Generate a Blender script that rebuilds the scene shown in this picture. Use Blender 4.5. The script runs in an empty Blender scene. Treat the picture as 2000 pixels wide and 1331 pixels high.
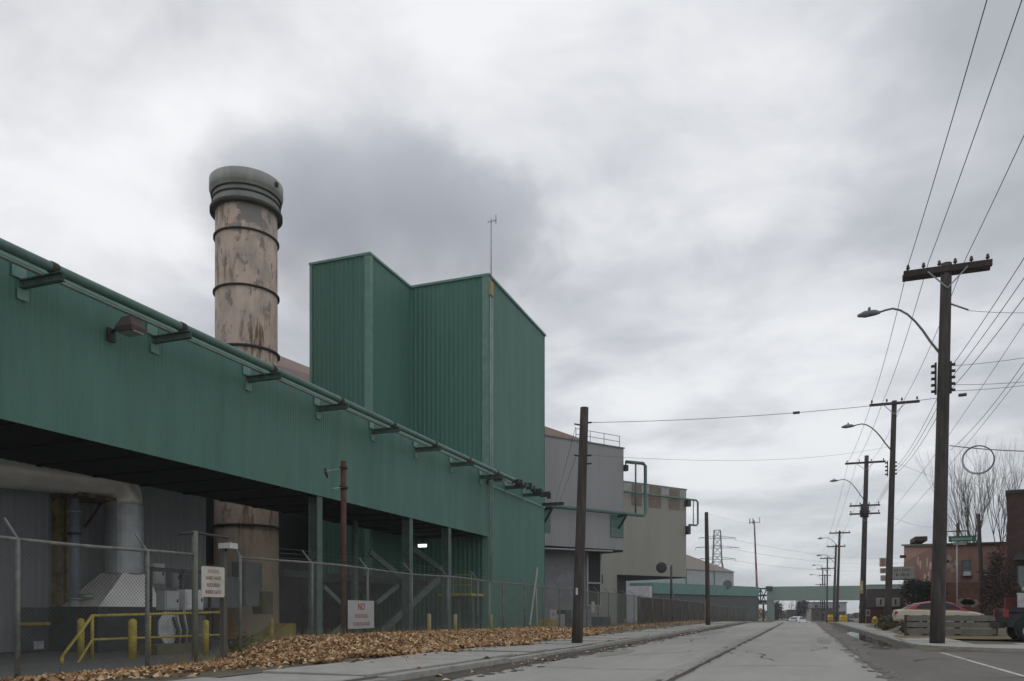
import bpy, math, random
import numpy as np
from mathutils import Vector, Matrix

R = random.Random(7)
NP = np.random.RandomState(7)
rad = math.radians
SC = bpy.context.scene
COL = SC.collection

# ------------------------------------------------------------------ camera
EYE = 1.25                                  # eye height, the photo is taken from inside a car
F, CX, HY = 1525.0, 1000.0, 1197.0          # focal length and horizon in photo pixels (2000 wide)
YAW = math.atan(0.3719)                     # camera looks this far left of the road direction (+Y)
cs, sn = math.cos(YAW), math.sin(YAW)
cam_d = bpy.data.cameras.new('camera')
cam = bpy.data.objects.new('camera', cam_d)
COL.objects.link(cam)
cam.location = (0, 0, EYE)
cam.rotation_euler = (rad(90), 0, YAW)
cam_d.sensor_width = 36
cam_d.lens = F / 2000 * 36
cam_d.shift_y = (HY - 665.5) / 2000
cam_d.clip_start = 0.1
cam_d.clip_end = 5000
SC.camera = cam

# ------------------------------------------------------------------ world
SUN_AZ = rad(-50)      # left of +Y
SUN_EL = rad(36)
world = bpy.data.worlds.new('World')
SC.world = world
world.use_nodes = True
wt = world.node_tree
wt.nodes.clear()
def wn(t, **k):
    n = wt.nodes.new(t)
    for a, b in k.items():
        setattr(n, a, b)
    return n
wl = wt.links.new
def wmath(op, a, b=None, c=None, clamp=False):
    n = wn('ShaderNodeMath', operation=op)
    n.use_clamp = clamp
    for i, v in enumerate((a, b, c)):
        if v is None:
            continue
        if isinstance(v, (int, float)):
            n.inputs[i].default_value = v
        else:
            wl(v, n.inputs[i])
    return n.outputs[0]
tc = wn('ShaderNodeTexCoord')
sep = wn('ShaderNodeSeparateXYZ')
wl(tc.outputs['Generated'], sep.inputs[0])
zz = wmath('ADD', wmath('MAXIMUM', sep.outputs[2], 0.0), 0.16)
px_ = wmath('DIVIDE', sep.outputs[0], zz)
py_ = wmath('DIVIDE', sep.outputs[1], zz)
comb = wn('ShaderNodeCombineXYZ')
wl(px_, comb.inputs[0]); wl(py_, comb.inputs[1])
def wnoise(scale, detail, off, rough=0.5, dist=0.0):
    mp = wn('ShaderNodeMapping')
    mp.inputs['Location'].default_value = off
    wl(comb.outputs[0], mp.inputs[0])
    n = wn('ShaderNodeTexNoise')
    n.inputs['Scale'].default_value = scale
    n.inputs['Detail'].default_value = detail
    n.inputs['Roughness'].default_value = rough
    n.inputs['Distortion'].default_value = dist
    wl(mp.outputs[0], n.inputs['Vector'])
    return n.outputs['Fac']
n1 = wnoise(0.62, 2.0, (4.42, -13.75, -4.58), 0.45, 0.3)
n2 = wnoise(1.8, 4.0, (14.71, -7.45, 4.59), 0.45, 0.3)
n3 = wnoise(4.0, 6.0, (15.87, -4.89, -0.4), 0.6, 0.35)
mix = wmath('ADD', wmath('MULTIPLY', n1, 0.38), wmath('ADD', wmath('MULTIPLY', n2, 0.43), wmath('MULTIPLY', n3, 0.19)))
# veiled sun brightens the cloud sheet around it
dv = wn('ShaderNodeVectorMath', operation='DOT_PRODUCT')
wl(tc.outputs['Generated'], dv.inputs[0])
dv.inputs[1].default_value = (math.sin(SUN_AZ) * math.cos(SUN_EL), math.cos(SUN_AZ) * math.cos(SUN_EL), math.sin(SUN_EL))
glow = wmath('POWER', wmath('MAXIMUM', dv.outputs['Value'], 0.0), 5.0)
mix = wmath('ADD', mix, wmath('MULTIPLY', glow, 0.045))
ramp = wn('ShaderNodeValToRGB')
wl(mix, ramp.inputs[0])
cr = ramp.color_ramp
cr.interpolation = 'B_SPLINE'
cr.elements[0].position = 0.415; cr.elements[0].color = (0.40, 0.42, 0.455, 1)
cr.elements[1].position = 0.625; cr.elements[1].color = (0.87, 0.88, 0.90, 1)
e = cr.elements.new(0.485); e.color = (0.52, 0.54, 0.58, 1)
e = cr.elements.new(0.545); e.color = (0.655, 0.67, 0.705, 1)
# the low sky is paler and a little greener
low = wmath('POWER', wmath('SUBTRACT', 1.0, wmath('MAXIMUM', sep.outputs[2], 0.0)), 7.0)
mx = wn('ShaderNodeMixRGB', blend_type='MIX')
wl(wmath('MULTIPLY', low, 0.55), mx.inputs[0])
wl(ramp.outputs[0], mx.inputs[1])
mx.inputs[2].default_value = (0.62, 0.70, 0.73, 1)
sky = wn('ShaderNodeTexSky', sky_type='NISHITA')
sky.sun_disc = False
sky.sun_elevation = SUN_EL
sky.sun_rotation = SUN_AZ
bg1 = wn('ShaderNodeBackground'); bg1.inputs['Strength'].default_value = 0.10
wl(sky.outputs[0], bg1.inputs['Color'])
bg2 = wn('ShaderNodeBackground'); bg2.inputs['Strength'].default_value = 1.10
wl(mx.outputs[0], bg2.inputs['Color'])
ms = wn('ShaderNodeMixShader'); ms.inputs[0].default_value = 0.97
wl(bg1.outputs[0], ms.inputs[1]); wl(bg2.outputs[0], ms.inputs[2])
wo = wn('ShaderNodeOutputWorld')
wl(ms.outputs[0], wo.inputs['Surface'])

sun_d = bpy.data.lights.new('sun', 'SUN')
sun_d.energy = 0.55
sun_d.angle = rad(20)
sun_d.color = (1.0, 0.96, 0.9)
sun = bpy.data.objects.new('sun', sun_d)
COL.objects.link(sun)
sv = Vector((math.sin(SUN_AZ) * math.cos(SUN_EL), math.cos(SUN_AZ) * math.cos(SUN_EL), math.sin(SUN_EL)))
sun.rotation_euler = sv.to_track_quat('Z', 'Y').to_euler()
sun.location = (0, 0, 120)

SC.view_settings.view_transform = 'Standard'
SC.view_settings.look = 'None'
SC.view_settings.exposure = 0
SC.view_settings.gamma = 1
SC.view_settings.use_curve_mapping = False
SC.render.engine = 'CYCLES'
SC.cycles.volume_step_rate = 2.0
SC.cycles.volume_max_steps = 256
SC.cycles.volume_bounces = 4

# ------------------------------------------------------------------ helpers
def ray(px):
    u = (px - CX) / F
    return cs * u - sn, cs + sn * u          # X and Y per unit of depth
def onX(px, py, X):
    a, b = ray(px); t = X / a
    return Vector((X, b * t, EYE + (HY - py) / F * t))
def onY(px, py, Y):
    a, b = ray(px); t = Y / b
    return Vector((a * t, Y, EYE + (HY - py) / F * t))
def atT(px, py, t):
    a, b = ray(px)
    return Vector((a * t, b * t, EYE + (HY - py) / F * t))
def zX(py, px, X): return onX(px, py, X).z
def zY(py, px, Y): return onY(px, py, Y).z

def sstep(a, b, x):
    t = min(1, max(0, (x - a) / (b - a))); return t * t * (3 - 2 * t)

_m = {}
def M(name, col, rough=0.75, var=0.18, scale=1.5, col2=None, amt=0.0, scale2=0.7, sharp=0.08, streak=False,
      metal=0.0, bump=0.0, bscale=8.0, spec=0.35, emit=0.0, col3=None, amt3=0.0, streak3=True, thr=0.5):
    """painted / concrete / metal surface: base tone + fine grain + patches of a second tone + streaks of a third"""
    if name in _m: return _m[name]
    m = bpy.data.materials.new(name); m.use_nodes = True
    nt = m.node_tree; ns = nt.nodes; lk = nt.links.new
    b = ns['Principled BSDF']
    b.inputs['Roughness'].default_value = rough
    b.inputs['Metallic'].default_value = metal
    b.inputs['Specular IOR Level'].default_value = spec
    t = ns.new('ShaderNodeTexCoord'); vec = t.outputs['Object']
    def noise(sc, det=5, st=False, off=0, ro=0.55):
        mp = ns.new('ShaderNodeMapping')
        mp.inputs['Location'].default_value = (off, off * 1.3, off * .7)
        mp.inputs['Scale'].default_value = (1, 1, 0.12) if st else (1, 1, 1)
        lk(vec, mp.inputs[0])
        n = ns.new('ShaderNodeTexNoise'); n.inputs['Scale'].default_value = sc
        n.inputs['Detail'].default_value = det; n.inputs['Roughness'].default_value = ro
        lk(mp.outputs[0], n.inputs['Vector']); return n.outputs['Fac']
    def ramp2(src, a, bb):
        n = ns.new('ShaderNodeMapRange'); n.inputs[1].default_value = a; n.inputs[2].default_value = bb
        lk(src, n.inputs[0]); return n.outputs[0]
    c = ns.new('ShaderNodeMixRGB'); c.blend_type = 'MIX'
    c.inputs[1].default_value = (*[x * (1 - var) for x in col], 1)
    c.inputs[2].default_value = (*[min(1, x * (1 + var)) for x in col], 1)
    lk(ramp2(noise(scale, 7, streak), 0.3, 0.7), c.inputs[0]); out = c.outputs[0]
    for cc, am, off, st, s2 in ((col2, amt, 11, streak, scale2), (col3, amt3, 23, streak3, scale2 * 2.2)):
        if cc is None: continue
        n = ns.new('ShaderNodeMixRGB'); n.inputs[2].default_value = (*cc, 1)
        f = ramp2(noise(s2, 8, st, off, 0.62), thr + .02, thr + .02 + sharp)
        mu = ns.new('ShaderNodeMath'); mu.operation = 'MULTIPLY'; lk(f, mu.inputs[0]); mu.inputs[1].default_value = am
        lk(mu.outputs[0], n.inputs[0]); lk(out, n.inputs[1]); out = n.outputs[0]
    lk(out, b.inputs['Base Color'])
    if bump > 0:
        bn = ns.new('ShaderNodeBump'); bn.inputs['Strength'].default_value = bump; bn.inputs['Distance'].default_value = 0.03
        lk(noise(bscale, 6, False, 5), bn.inputs['Height']); lk(bn.outputs[0], b.inputs['Normal'])
    if emit:
        b.inputs['Emission Color'].default_value = (*col, 1); b.inputs['Emission Strength'].default_value = emit
    _m[name] = m
    return m
def Msimple(name, col, rough=0.5, metal=0.0, spec=0.5, emit=0.0):
    if name in _m: return _m[name]
    m = bpy.data.materials.new(name); m.use_nodes = True
    b = m.node_tree.nodes['Principled BSDF']
    b.inputs['Base Color'].default_value = (*col, 1); b.inputs['Roughness'].default_value = rough
    b.inputs['Metallic'].default_value = metal; b.inputs['Specular IOR Level'].default_value = spec
    if emit:
        b.inputs['Emission Color'].default_value = (*col, 1); b.inputs['Emission Strength'].default_value = emit
    _m[name] = m
    return m

class MB:
    def __init__(s): s.v = []; s.f = []; s.sm = []
    def add(s, vs, fs, smooth=False):
        o = len(s.v); s.v += [tuple(v) for v in vs]
        s.f += [tuple(i + o for i in f) for f in fs]; s.sm += [smooth] * len(fs); return s
    def box(s, x0, x1, y0, y1, z0, z1):
        x0, x1 = min(x0, x1), max(x0, x1); y0, y1 = min(y0, y1), max(y0, y1); z0, z1 = min(z0, z1), max(z0, z1)
        return s.add([(x0,y0,z0),(x1,y0,z0),(x1,y1,z0),(x0,y1,z0),(x0,y0,z1),(x1,y0,z1),(x1,y1,z1),(x0,y1,z1)],
                     [(0,3,2,1),(4,5,6,7),(0,1,5,4),(1,2,6,5),(2,3,7,6),(3,0,4,7)])
    def bar(s, p0, p1, w, h=None, up=(0,0,1)):
        h = h or w; p0 = Vector(p0); p1 = Vector(p1); d = (p1 - p0).normalized()
        up = Vector(up)
        if abs(d.dot(up)) > 0.98: up = Vector((0, 1, 0))
        a = d.cross(up).normalized() * w / 2; b = a.cross(d).normalized() * h / 2
        vs = [p0-a-b, p0+a-b, p0+a+b, p0-a+b, p1-a-b, p1+a-b, p1+a+b, p1-a+b]
        return s.add(vs, [(0,1,2,3),(7,6,5,4),(0,4,5,1),(1,5,6,2),(2,6,7,3),(3,7,4,0)])
    def tube(s, pts, r, n=8, caps=True):
        pts = [Vector(p) for p in pts]; rs = r if isinstance(r, (list, tuple)) else [r] * len(pts)
        vs = []; ref = None
        for i, p in enumerate(pts):
            d = (pts[min(i+1, len(pts)-1)] - pts[max(i-1, 0)]).normalized()
            if ref is None:
                ref = Vector((0,0,1)) if abs(d.z) < 0.9 else Vector((1,0,0))
            a = d.cross(ref)
            if a.length < 1e-4: a = d.cross(Vector((0.3,1,0.2)))
            a.normalize(); b = a.cross(d).normalized(); ref = b
            for k in range(n):
                t = 2 * math.pi * k / n; vs.append(p + (a * math.cos(t) + b * math.sin(t)) * rs[i])
        fs = []
        for i in range(len(pts) - 1):
            for k in range(n):
                fs.append((i*n+k, i*n+(k+1) % n, (i+1)*n+(k+1) % n, (i+1)*n+k))
        s.add(vs, fs, True)
        if caps:
            o = len(s.v) - len(vs)
            s.f += [tuple(o + k for k in range(n))[::-1], tuple(o + (len(pts)-1)*n + k for k in range(n))]; s.sm += [False, False]
        return s
    def lathe(s, prof, n=40, c=(0,0), smooth=True):
        vs = []
        for r, z in prof:
            for k in range(n):
                t = 2*math.pi*k/n; vs.append((c[0]+r*math.cos(t), c[1]+r*math.sin(t), z))
        fs = []
        for i in range(len(prof)-1):
            for k in range(n):
                fs.append((i*n+k, i*n+(k+1)%n, (i+1)*n+(k+1)%n, (i+1)*n+k))
        return s.add(vs, fs, smooth)
    def prism(s, poly, d):
        """polygon (3D points) swept by vector d"""
        d = Vector(d); n = len(poly); vs = [Vector(p) for p in poly] + [Vector(p) + d for p in poly]
        return s.add(vs, [tuple(range(n))[::-1], tuple(range(n, 2*n))] + [(i, (i+1)%n, n+(i+1)%n, n+i) for i in range(n)])
    def corr(s, p0, p1, z0, z1, out, pitch=0.25, depth=0.035):
        """trapezoid-ribbed cladding from p0 to p1 (x, y); out = outward unit vector"""
        p0 = Vector((*p0, 0)); p1 = Vector((*p1, 0)); L = (p1-p0).length; d = (p1-p0)/L
        n = max(1, round(L/pitch)); pt = L/n; o = Vector((*out, 0)); prof = []
        for i in range(n):
            for t, h in ((0.0, 0), (0.42, 0), (0.55, 1), (0.87, 1)):
                prof.append((i*pt + t*pt, h*depth))
        prof.append((L, 0))
        z0f = z0 if callable(z0) else (lambda a: z0); z1f = z1 if callable(z1) else (lambda a: z1)
        vs = []
        for a, h in prof:
            q = p0 + d*a + o*h; vs += [(q.x, q.y, z0f(a)), (q.x, q.y, z1f(a))]
        return s.add(vs, [(2*i, 2*i+2, 2*i+3, 2*i+1) for i in range(len(prof)-1)])
    def mesh(s, name, mat, off=(0,0,0)):
        me = bpy.data.meshes.new(name)
        o = Vector(off)
        me.from_pydata([tuple(Vector(v) - o) for v in s.v], [], s.f)
        me.polygons.foreach_set('use_smooth', s.sm)
        me.materials.append(mat); me.update()
        return me

def thing(name, label, cat, loc=(0,0,0), rz=0.0, group=None):
    o = bpy.data.objects.new(name, None); COL.objects.link(o)
    o.location = loc; o.rotation_euler = (0, 0, rz); o.empty_display_size = 0.3
    o['label'] = label; o['category'] = cat
    if group: o['group'] = group
    return o
def root_of(o):
    while o.parent: o = o.parent
    return o
def part(name, mb, mat, parent, label=None, stuff=False, world=True):
    """link a mesh under its thing; vertices given in world space are moved into the thing's space"""
    off = root_of(parent).location if world else (0,0,0)
    o = bpy.data.objects.new(name, mb.mesh(name, mat, off)); COL.objects.link(o); o.parent = parent
    if label: o['label'] = label
    if stuff: o['kind'] = 'stuff'
    return o
def solo(name, mb, mat, label, cat, origin=(0,0,0), group=None):
    o = bpy.data.objects.new(name, mb.mesh(name, mat, origin)); COL.objects.link(o); o.location = origin
    o['label'] = label; o['category'] = cat
    if group: o['group'] = group
    return o
def structure(name, mb, mat, parent=None):
    o = bpy.data.objects.new(name, mb.mesh(name, mat)); COL.objects.link(o)
    if parent: o.parent = parent
    else: o['kind'] = 'structure'
    return o
def copy_tree(o, parent=None):
    c = o.copy(); COL.objects.link(c); c.parent = parent
    for ch in list(o.children): copy_tree(ch, c)
    return c
def text_part(name, s, size, mat, parent, loc, rot, xs=1.0, bold=0.004):
    cu = bpy.data.curves.new(name, 'FONT'); cu.body = s; cu.size = size; cu.extrude = 0.003
    cu.offset = bold; cu.align_x = 'CENTER'; cu.align_y = 'CENTER'
    tmp = bpy.data.objects.new(name, cu); COL.objects.link(tmp)
    dg = bpy.context.evaluated_depsgraph_get(); dg.update()
    me = bpy.data.meshes.new_from_object(tmp.evaluated_get(dg))
    bpy.data.objects.remove(tmp)
    me.materials.clear(); me.materials.append(mat)
    o = bpy.data.objects.new(name, me); COL.objects.link(o); o.parent = parent
    o.location = loc; o.rotation_euler = rot; o.scale = (xs, 1, 1)
    return o

# ------------------------------------------------------------------ materials
green = M('green_cladding', (0.084, 0.200, 0.154), 0.55, 0.10, 0.9, (0.063, 0.159, 0.124), 0.55, 0.25, 0.2, True, bump=0.05, bscale=2)
green_gal = M('gallery_cladding', (0.096, 0.213, 0.166), 0.6, 0.12, 1.3, (0.062, 0.147, 0.116), 0.55, 0.5, 0.2, True, bump=0.06, bscale=2,
              col3=(0.127, 0.201, 0.153), amt3=0.35, thr=.48)
green_trim = M('green_trim', (0.172, 0.299, 0.247), 0.5, 0.12, 2)
green_pipe = M('green_pipe', (0.11, 0.20, 0.165), 0.42, 0.15, 3, (0.09, 0.14, 0.11), 0.5, 1.5, 0.1)
green_steel = M('green_steel', (0.10, 0.15, 0.13), 0.6, 0.2, 3, (0.07, 0.09, 0.08), 0.5, 1.2, 0.15)
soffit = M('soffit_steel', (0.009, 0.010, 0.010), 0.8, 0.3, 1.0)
dark_wall = M('dark_cladding', (0.06, 0.066, 0.068), 0.7, 0.2, 0.8, streak=True)
grey_clad = M('grey_cladding', (0.24, 0.245, 0.25), 0.5, 0.12, 0.8, (0.13, 0.14, 0.15), 0.5, 0.4, 0.2, True)
rust = M('rusted_steel', (0.10, 0.055, 0.038), 0.85, 0.35, 5)
dark_metal = M('dark_metal', (0.045, 0.045, 0.047), 0.6, 0.3, 4)
galv = M('galvanised_steel', (0.34, 0.35, 0.34), 0.45, 0.2, 6, metal=0.4)
fence_steel = M('weathered_galvanised', (0.19, 0.20, 0.18), 0.7, 0.25, 6, (0.12, 0.10, 0.08), 0.5, 3)
alu = M('aluminium_jacket', (0.90, 0.88, 0.82), 0.34, 0.08, 1.5, (0.7, 0.68, 0.64), 0.4, 0.8, 0.15, metal=0.35)
alu_dull = M('dull_jacket', (0.50, 0.52, 0.53), 0.42, 0.15, 2, metal=0.4)
yellow = M('yellow_paint', (0.50, 0.38, 0.055), 0.55, 0.2, 4, (0.20, 0.15, 0.05), 0.6, 3, 0.15)
white = M('white_paint', (0.62, 0.63, 0.63), 0.5, 0.1, 3, (0.4, 0.4, 0.38), 0.5, 2)
wood_pole = M('weathered_pole_wood', (0.082, 0.070, 0.062), 0.9, 0.3, 7, (0.05, 0.043, 0.04), 0.7, 3.5, 0.15, True, bump=0.4, bscale=14,
              col3=(0.19, 0.175, 0.16), amt3=0.4, thr=.52)
dark_wood = M('creosoted_wood', (0.065, 0.048, 0.045), 0.85, 0.3, 6, streak=True)
concrete = M('pavement_concrete', (0.41, 0.40, 0.365), 0.9, 0.14, 3, (0.27, 0.255, 0.23), 0.55, 1.4, 0.18, bump=0.2, bscale=30)
kerb_m = M('kerb_concrete', (0.36, 0.35, 0.325), 0.9, 0.18, 3, (0.17, 0.16, 0.145), 0.6, 1.7, 0.15, bump=0.25, bscale=25)
wire_m = Msimple('wire_black', (0.09, 0.09, 0.10), 0.6)

# ------------------------------------------------------------------ ground
ROADL, ROADR = -6.75, 3.7
def drop(Y): return -1.0 * sstep(100, 150, Y)
def bank_amp(Y): return 0.36 * sstep(14.8, 18.0, Y) * (1 - 0.8 * sstep(36, 50, Y)) * (1 - 0.2 * sstep(24, 34, Y))
def gz(X, Y):
    if X <= -9.5:
        z = 0.10 + bank_amp(Y) * sstep(-9.7, -12.6, X) * (1 - sstep(-13.3, -14.9, X))
        z += -0.35 * sstep(-13.0, -15.2, X)
        z += -0.10 * sstep(-10.5, -13.5, X) * (1 - sstep(14.5, 17, Y))
    elif X <= ROADL + .01: z = 0.06
    elif X < ROADR: z = -0.06
    else:
        z = 0.06 + 0.40 * sstep(41.0, 44.0, Y) * sstep(4.6, 5.6, X) * (1 - 0.9*sstep(62, 80, Y))
        if Y < 29.5: z = -0.06 if Y < 28.3 else 0.0
    return z + drop(Y)
gm = MB()
xs = sorted(set([-1600, -700, -300, -120, -60, -40, -30, -25, -20, -17] + [round(-15.6 + .3*i, 2) for i in range(22)] +
                [-8.5, -6.8, -6.7, -3, 0, 3.6, 3.75, 4.6, 5.1, 5.6, 7, 9, 12, 20, 40, 80, 200, 500, 1600]))
ys = sorted(set([-400, -100, -40, -10, 0, 5] + [8 + .7*i for i in range(56)] + [28.2, 28.3, 29.5, 50, 55, 60, 62, 66, 70, 75, 80, 90, 100, 105, 110, 115, 120, 130, 140, 150,
            170, 200, 260, 350, 500, 800, 1300, 2200]))
nx = len(xs)
gm.add([(x, y, gz(x, y) + (0 if -12 < x < 12 else 0.0)) for y in ys for x in xs],
       [(j*nx+i, j*nx+i+1, (j+1)*nx+i+1, (j+1)*nx+i) for j in range(len(ys)-1) for i in range(nx-1)], True)
soil = M('soil_and_dead_grass', (0.14, 0.12, 0.085), 0.95, 0.3, 1.2, (0.20, 0.165, 0.10), 0.7, 0.5, 0.2, col3=(0.10, 0.11, 0.055), amt3=0.5, streak3=False, bump=0.5, bscale=6)
structure('ground', gm, soil)

def strip(x0f, x1f, y0, y1, z, step=1.0, nxs=1):
    """a sheet following the road, edges may wander; z above the road datum"""
    m = MB(); n = max(1, int((y1-y0)/step)); yy = [y0 + (y1-y0)*i/n for i in range(n+1)]
    f0 = x0f if callable(x0f) else (lambda y: x0f); f1 = x1f if callable(x1f) else (lambda y: x1f)
    vs = []
    for y in yy:
        a, b = f0(y), f1(y)
        for k in range(nxs+1): vs.append((a + (b-a)*k/nxs, y, z + drop(y)))
    w = nxs+1
    return m.add(vs, [(j*w+k, j*w+k+1, (j+1)*w+k+1, (j+1)*w+k) for j in range(n) for k in range(nxs)])

def road_mat(name, c, c2, tracks=(), dirt=0.5, rough=0.85, amt=0.5):
    m = bpy.data.materials.new(name); m.use_nodes = True
    nt = m.node_tree; ns = nt.nodes; lk = nt.links.new; b = ns['Principled BSDF']
    b.inputs['Roughness'].default_value = rough; b.inputs['Specular IOR Level'].default_value = 0.3
    t = ns.new('ShaderNodeTexCoord')
    def noise(sc, mapscale, det=6, off=0, ro=.6):
        mp = ns.new('ShaderNodeMapping'); mp.inputs['Scale'].default_value = mapscale; mp.inputs['Location'].default_value = (off, off, 0)
        lk(t.outputs['Object'], mp.inputs[0]); n = ns.new('ShaderNodeTexNoise'); n.inputs['Scale'].default_value = sc
        n.inputs['Detail'].default_value = det; n.inputs['Roughness'].default_value = ro; lk(mp.outputs[0], n.inputs['Vector']); return n.outputs['Fac']
    def rng(s, a, bb, lo=0, hi=1):
        n = ns.new('ShaderNodeMapRange'); n.inputs[1].default_value = a; n.inputs[2].default_value = bb
        n.inputs[3].default_value = lo; n.inputs[4].default_value = hi; lk(s, n.inputs[0]); return n.outputs[0]
    def mixc(f, a, bb, mode='MIX'):
        n = ns.new('ShaderNodeMixRGB'); n.blend_type = mode; lk(f, n.inputs[0])
        for i, v in ((1, a), (2, bb)):
            if isinstance(v, tuple): n.inputs[i].default_value = (*v, 1)
            else: lk(v, n.inputs[i])
        return n.outputs[0]
    out = mixc(rng(noise(0.35, (1, .35, 1)), .3, .7), tuple(x*.80 for x in c), tuple(x*1.14 for x in c))
    out = mixc(rng(noise(1.3, (1, .12, 1), off=7), .52, .66, 0, amt), out, c2)           # streaks along the travel direction
    out = mixc(rng(noise(1.6, (1, .015, 1), 2, 31), .42, .62, 0, .35), out, tuple(x*.82 for x in c))          # wheel paths
    out = mixc(rng(noise(2.5, (1, 1, 1), 8, 17), .60, .68, 0, dirt), out, tuple(x*.6 for x in c2))
    out = mixc(rng(noise(60, (1, 1, 1), 3, 2), .25, .75, 0, .35), out, tuple(x*.7 for x in c))
    lk(out, b.inputs['Base Color'])
    bn = ns.new('ShaderNodeBump'); bn.inputs['Strength'].default_value = .35; bn.inputs['Distance'].default_value = .01
    lk(noise(45, (1, 1, 1), 5, 3), bn.inputs['Height']); lk(bn.outputs[0], b.inputs['Normal'])
    return m
conc_road = road_mat('worn_concrete_road', (0.42, 0.41, 0.37), (0.33, 0.315, 0.28), dirt=.35)
asphalt = road_mat('patched_asphalt', (0.175, 0.16, 0.14), (0.28, 0.26, 0.225), dirt=.7)
grit = road_mat('gutter_grit', (0.10, 0.09, 0.075), (0.17, 0.15, 0.12), dirt=.7, rough=.95)
yard_m = road_mat('yard_concrete', (0.16, 0.16, 0.155), (0.11, 0.105, 0.10), dirt=.6)
def wob(seed, a):
    r = random.Random(seed); ph = [(r.uniform(.05, 2.2), r.uniform(0, 6), r.uniform(.3, 1)) for _ in range(9)]
    return lambda y: a * sum(c*math.sin(f*y+p) for f, p, c in ph) / 4
_a, _b = wob(1, .08), wob(2, .06)
_rj = random.Random(4); _jt = [_rj.uniform(-.035, .035) for _ in range(997)]
w1 = lambda y: _a(y) + _jt[int(y*3) % 997]
w2 = lambda y: _b(y) + _jt[int(y*3+200) % 997]
w3 = wob(3, .05)
structure('road', strip(-6.9, 1.9, -60, 230, 0.0, 2.0), conc_road)
structure('side_street', strip(1.6, 3.85, -60, 230, -0.003, 2.0).box(3.6, 80, -6, 28.35, -0.1, -0.004), asphalt)
structure('road_shoulder', strip(lambda y: 1.48 + w2(y), 2.6, -5, 140, 0.004, .35), asphalt)
structure('gutter', strip(-6.76, lambda y: -6.05 + w1(y)*1.6, 5, 120, 0.005, .35), grit)
structure('kerbside_dirt', strip(lambda y: 2.9 + w1(y)*1.5, 3.68, 30.5, 120, 0.005, .35), grit)
tar = M('road_joint_dirt', (0.085, 0.075, 0.062), 0.95, 0.3, 4)
structure('road_joint', strip(lambda y: -2.33 + w3(y), lambda y: -2.20 + w3(y+3) + .05*math.sin(y*2.3)*sstep(18, 30, y) + .1*sstep(30, 60, y), 3, 130, 0.006, .25), tar)
tar2 = road_mat('stained_concrete', (0.375, 0.36, 0.325), (0.31, 0.295, 0.26), dirt=.4)
structure('road_joint_stain', strip(lambda y: -2.75 + w1(y), lambda y: -2.1 + w2(y+5)*.7, 3, 120, 0.003, .35), tar2)
line_m = M('worn_road_paint', (0.62, 0.62, 0.58), 0.8, 0.1, 4, (0.13, 0.125, 0.12), 0.9, 2.2, 0.1)
structure('road_marking', strip(4.02, 4.13, 4, 27.6, 0.004, 1), line_m)
pud = Msimple('puddle_water', (0.06, 0.06, 0.058), 0.06, spec=0.6)
_cr = random.Random(12)
def crack(x, y, L, ang, w=.02):
    m = MB(); pts = []; a = ang
    n = int(L/.25)
    for i in range(n+1):
        pts.append((x, y)); a += _cr.uniform(-.45, .45); a += (ang-a)*.25; x += .25*math.cos(a); y += .25*math.sin(a)
    vs = []
    for i, (px_, py_) in enumerate(pts):
        q = w*(.4+_cr.random())*(1-abs(2*i/n-1)**3); vs += [(px_-q*math.sin(ang), py_+q*math.cos(ang), .0085+drop(py_)), (px_+q*math.sin(ang), py_-q*math.cos(ang), .0085+drop(py_))]
    m.add(vs, [(2*i, 2*i+1, 2*i+3, 2*i+2) for i in range(n)]); return m
ck = MB()
for (x, y, L, a) in ((-5.9, 17, 3.6, .1), (-5.2, 22, 5, 1.3), (-3.3, 27, 4, .2), (-1.9, 19, 2.8, .15), (-.6, 21, 6, 1.45), (-1.8, 30, 3.4, .05), (.3, 27, 5, 1.7), (-5.5, 36, 5.5, 1.5),
                     (-2, 42, 3.6, .1), (-6, 48, 3.5, .05), (.6, 36, 7, 1.5), (2.6, 22, 4, 1.2), (3.0, 17, 3, .4), (5.2, 22, 5, .3), (-1.9, 60, 3.5, .1), (-6, 66, 3.5, .05), (-4.4, 30, 12, 1.57), (1.9, 25, 8, 1.6)):
    c_ = crack(x, y, L, a, .016 + _cr.random()*.014); ck.add(c_.v, c_.f)
structure('road_cracks', ck, tar)
def blob_sheet(cx, cy, rx, ry, z, seed, n=48):
    r = random.Random(seed); ph = [(k, r.uniform(0, 6), r.uniform(.02, .14)/k**.5) for k in range(2, 9)]
    m = MB(); vs = [(cx, cy, z)]
    for i in range(n):
        t = 2*math.pi*i/n; q = 1 + sum(a*math.sin(k*t+p) for k, p, a in ph)
        vs.append((cx + rx*q*math.cos(t), cy + ry*q*math.sin(t), z + drop(cy)))
    return m.add(vs, [(0, 1+i, 1+(i+1) % n) for i in range(n)])
pm = road_mat('road_patch_asphalt', (0.33, 0.32, 0.295), (0.27, 0.26, 0.235), dirt=.6)
for i, (x, y, a_, b_) in enumerate(((-5.4, 24, .35, 2.2), (.9, 38, .3, 4.4), (-5.2, 50, .5, 6))):
    structure('road_patch', blob_sheet(x, y, a_, b_, 0.0075, 30+i), pm)
def crumbs(n, fx, fy, rmin, rmax, z, seed):
    q = random.Random(seed); m = MB()
    for i in range(n):
        y = fy(q); x = fx(q, y); rr_ = rmin + (rmax-rmin)*q.random()**3; k = 7; o = q.uniform(0, 6.28); st = q.uniform(1, 2.4)
        vs = [(x + rr_*q.uniform(.5, 1.1)*math.cos(o+2*math.pi*a/k), y + st*rr_*q.uniform(.5, 1.1)*math.sin(o+2*math.pi*a/k), z + i*1e-6 + drop(y)) for a in range(k)]
        m.add(vs, [tuple(range(k))])
    return m
structure('asphalt_crumbs', crumbs(520, lambda q, y: 1.45 + w2(y) + q.gauss(-.0, .10), lambda q: 4 + 70*q.random()**1.5, .02, .16, .0092, 3), asphalt)
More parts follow.
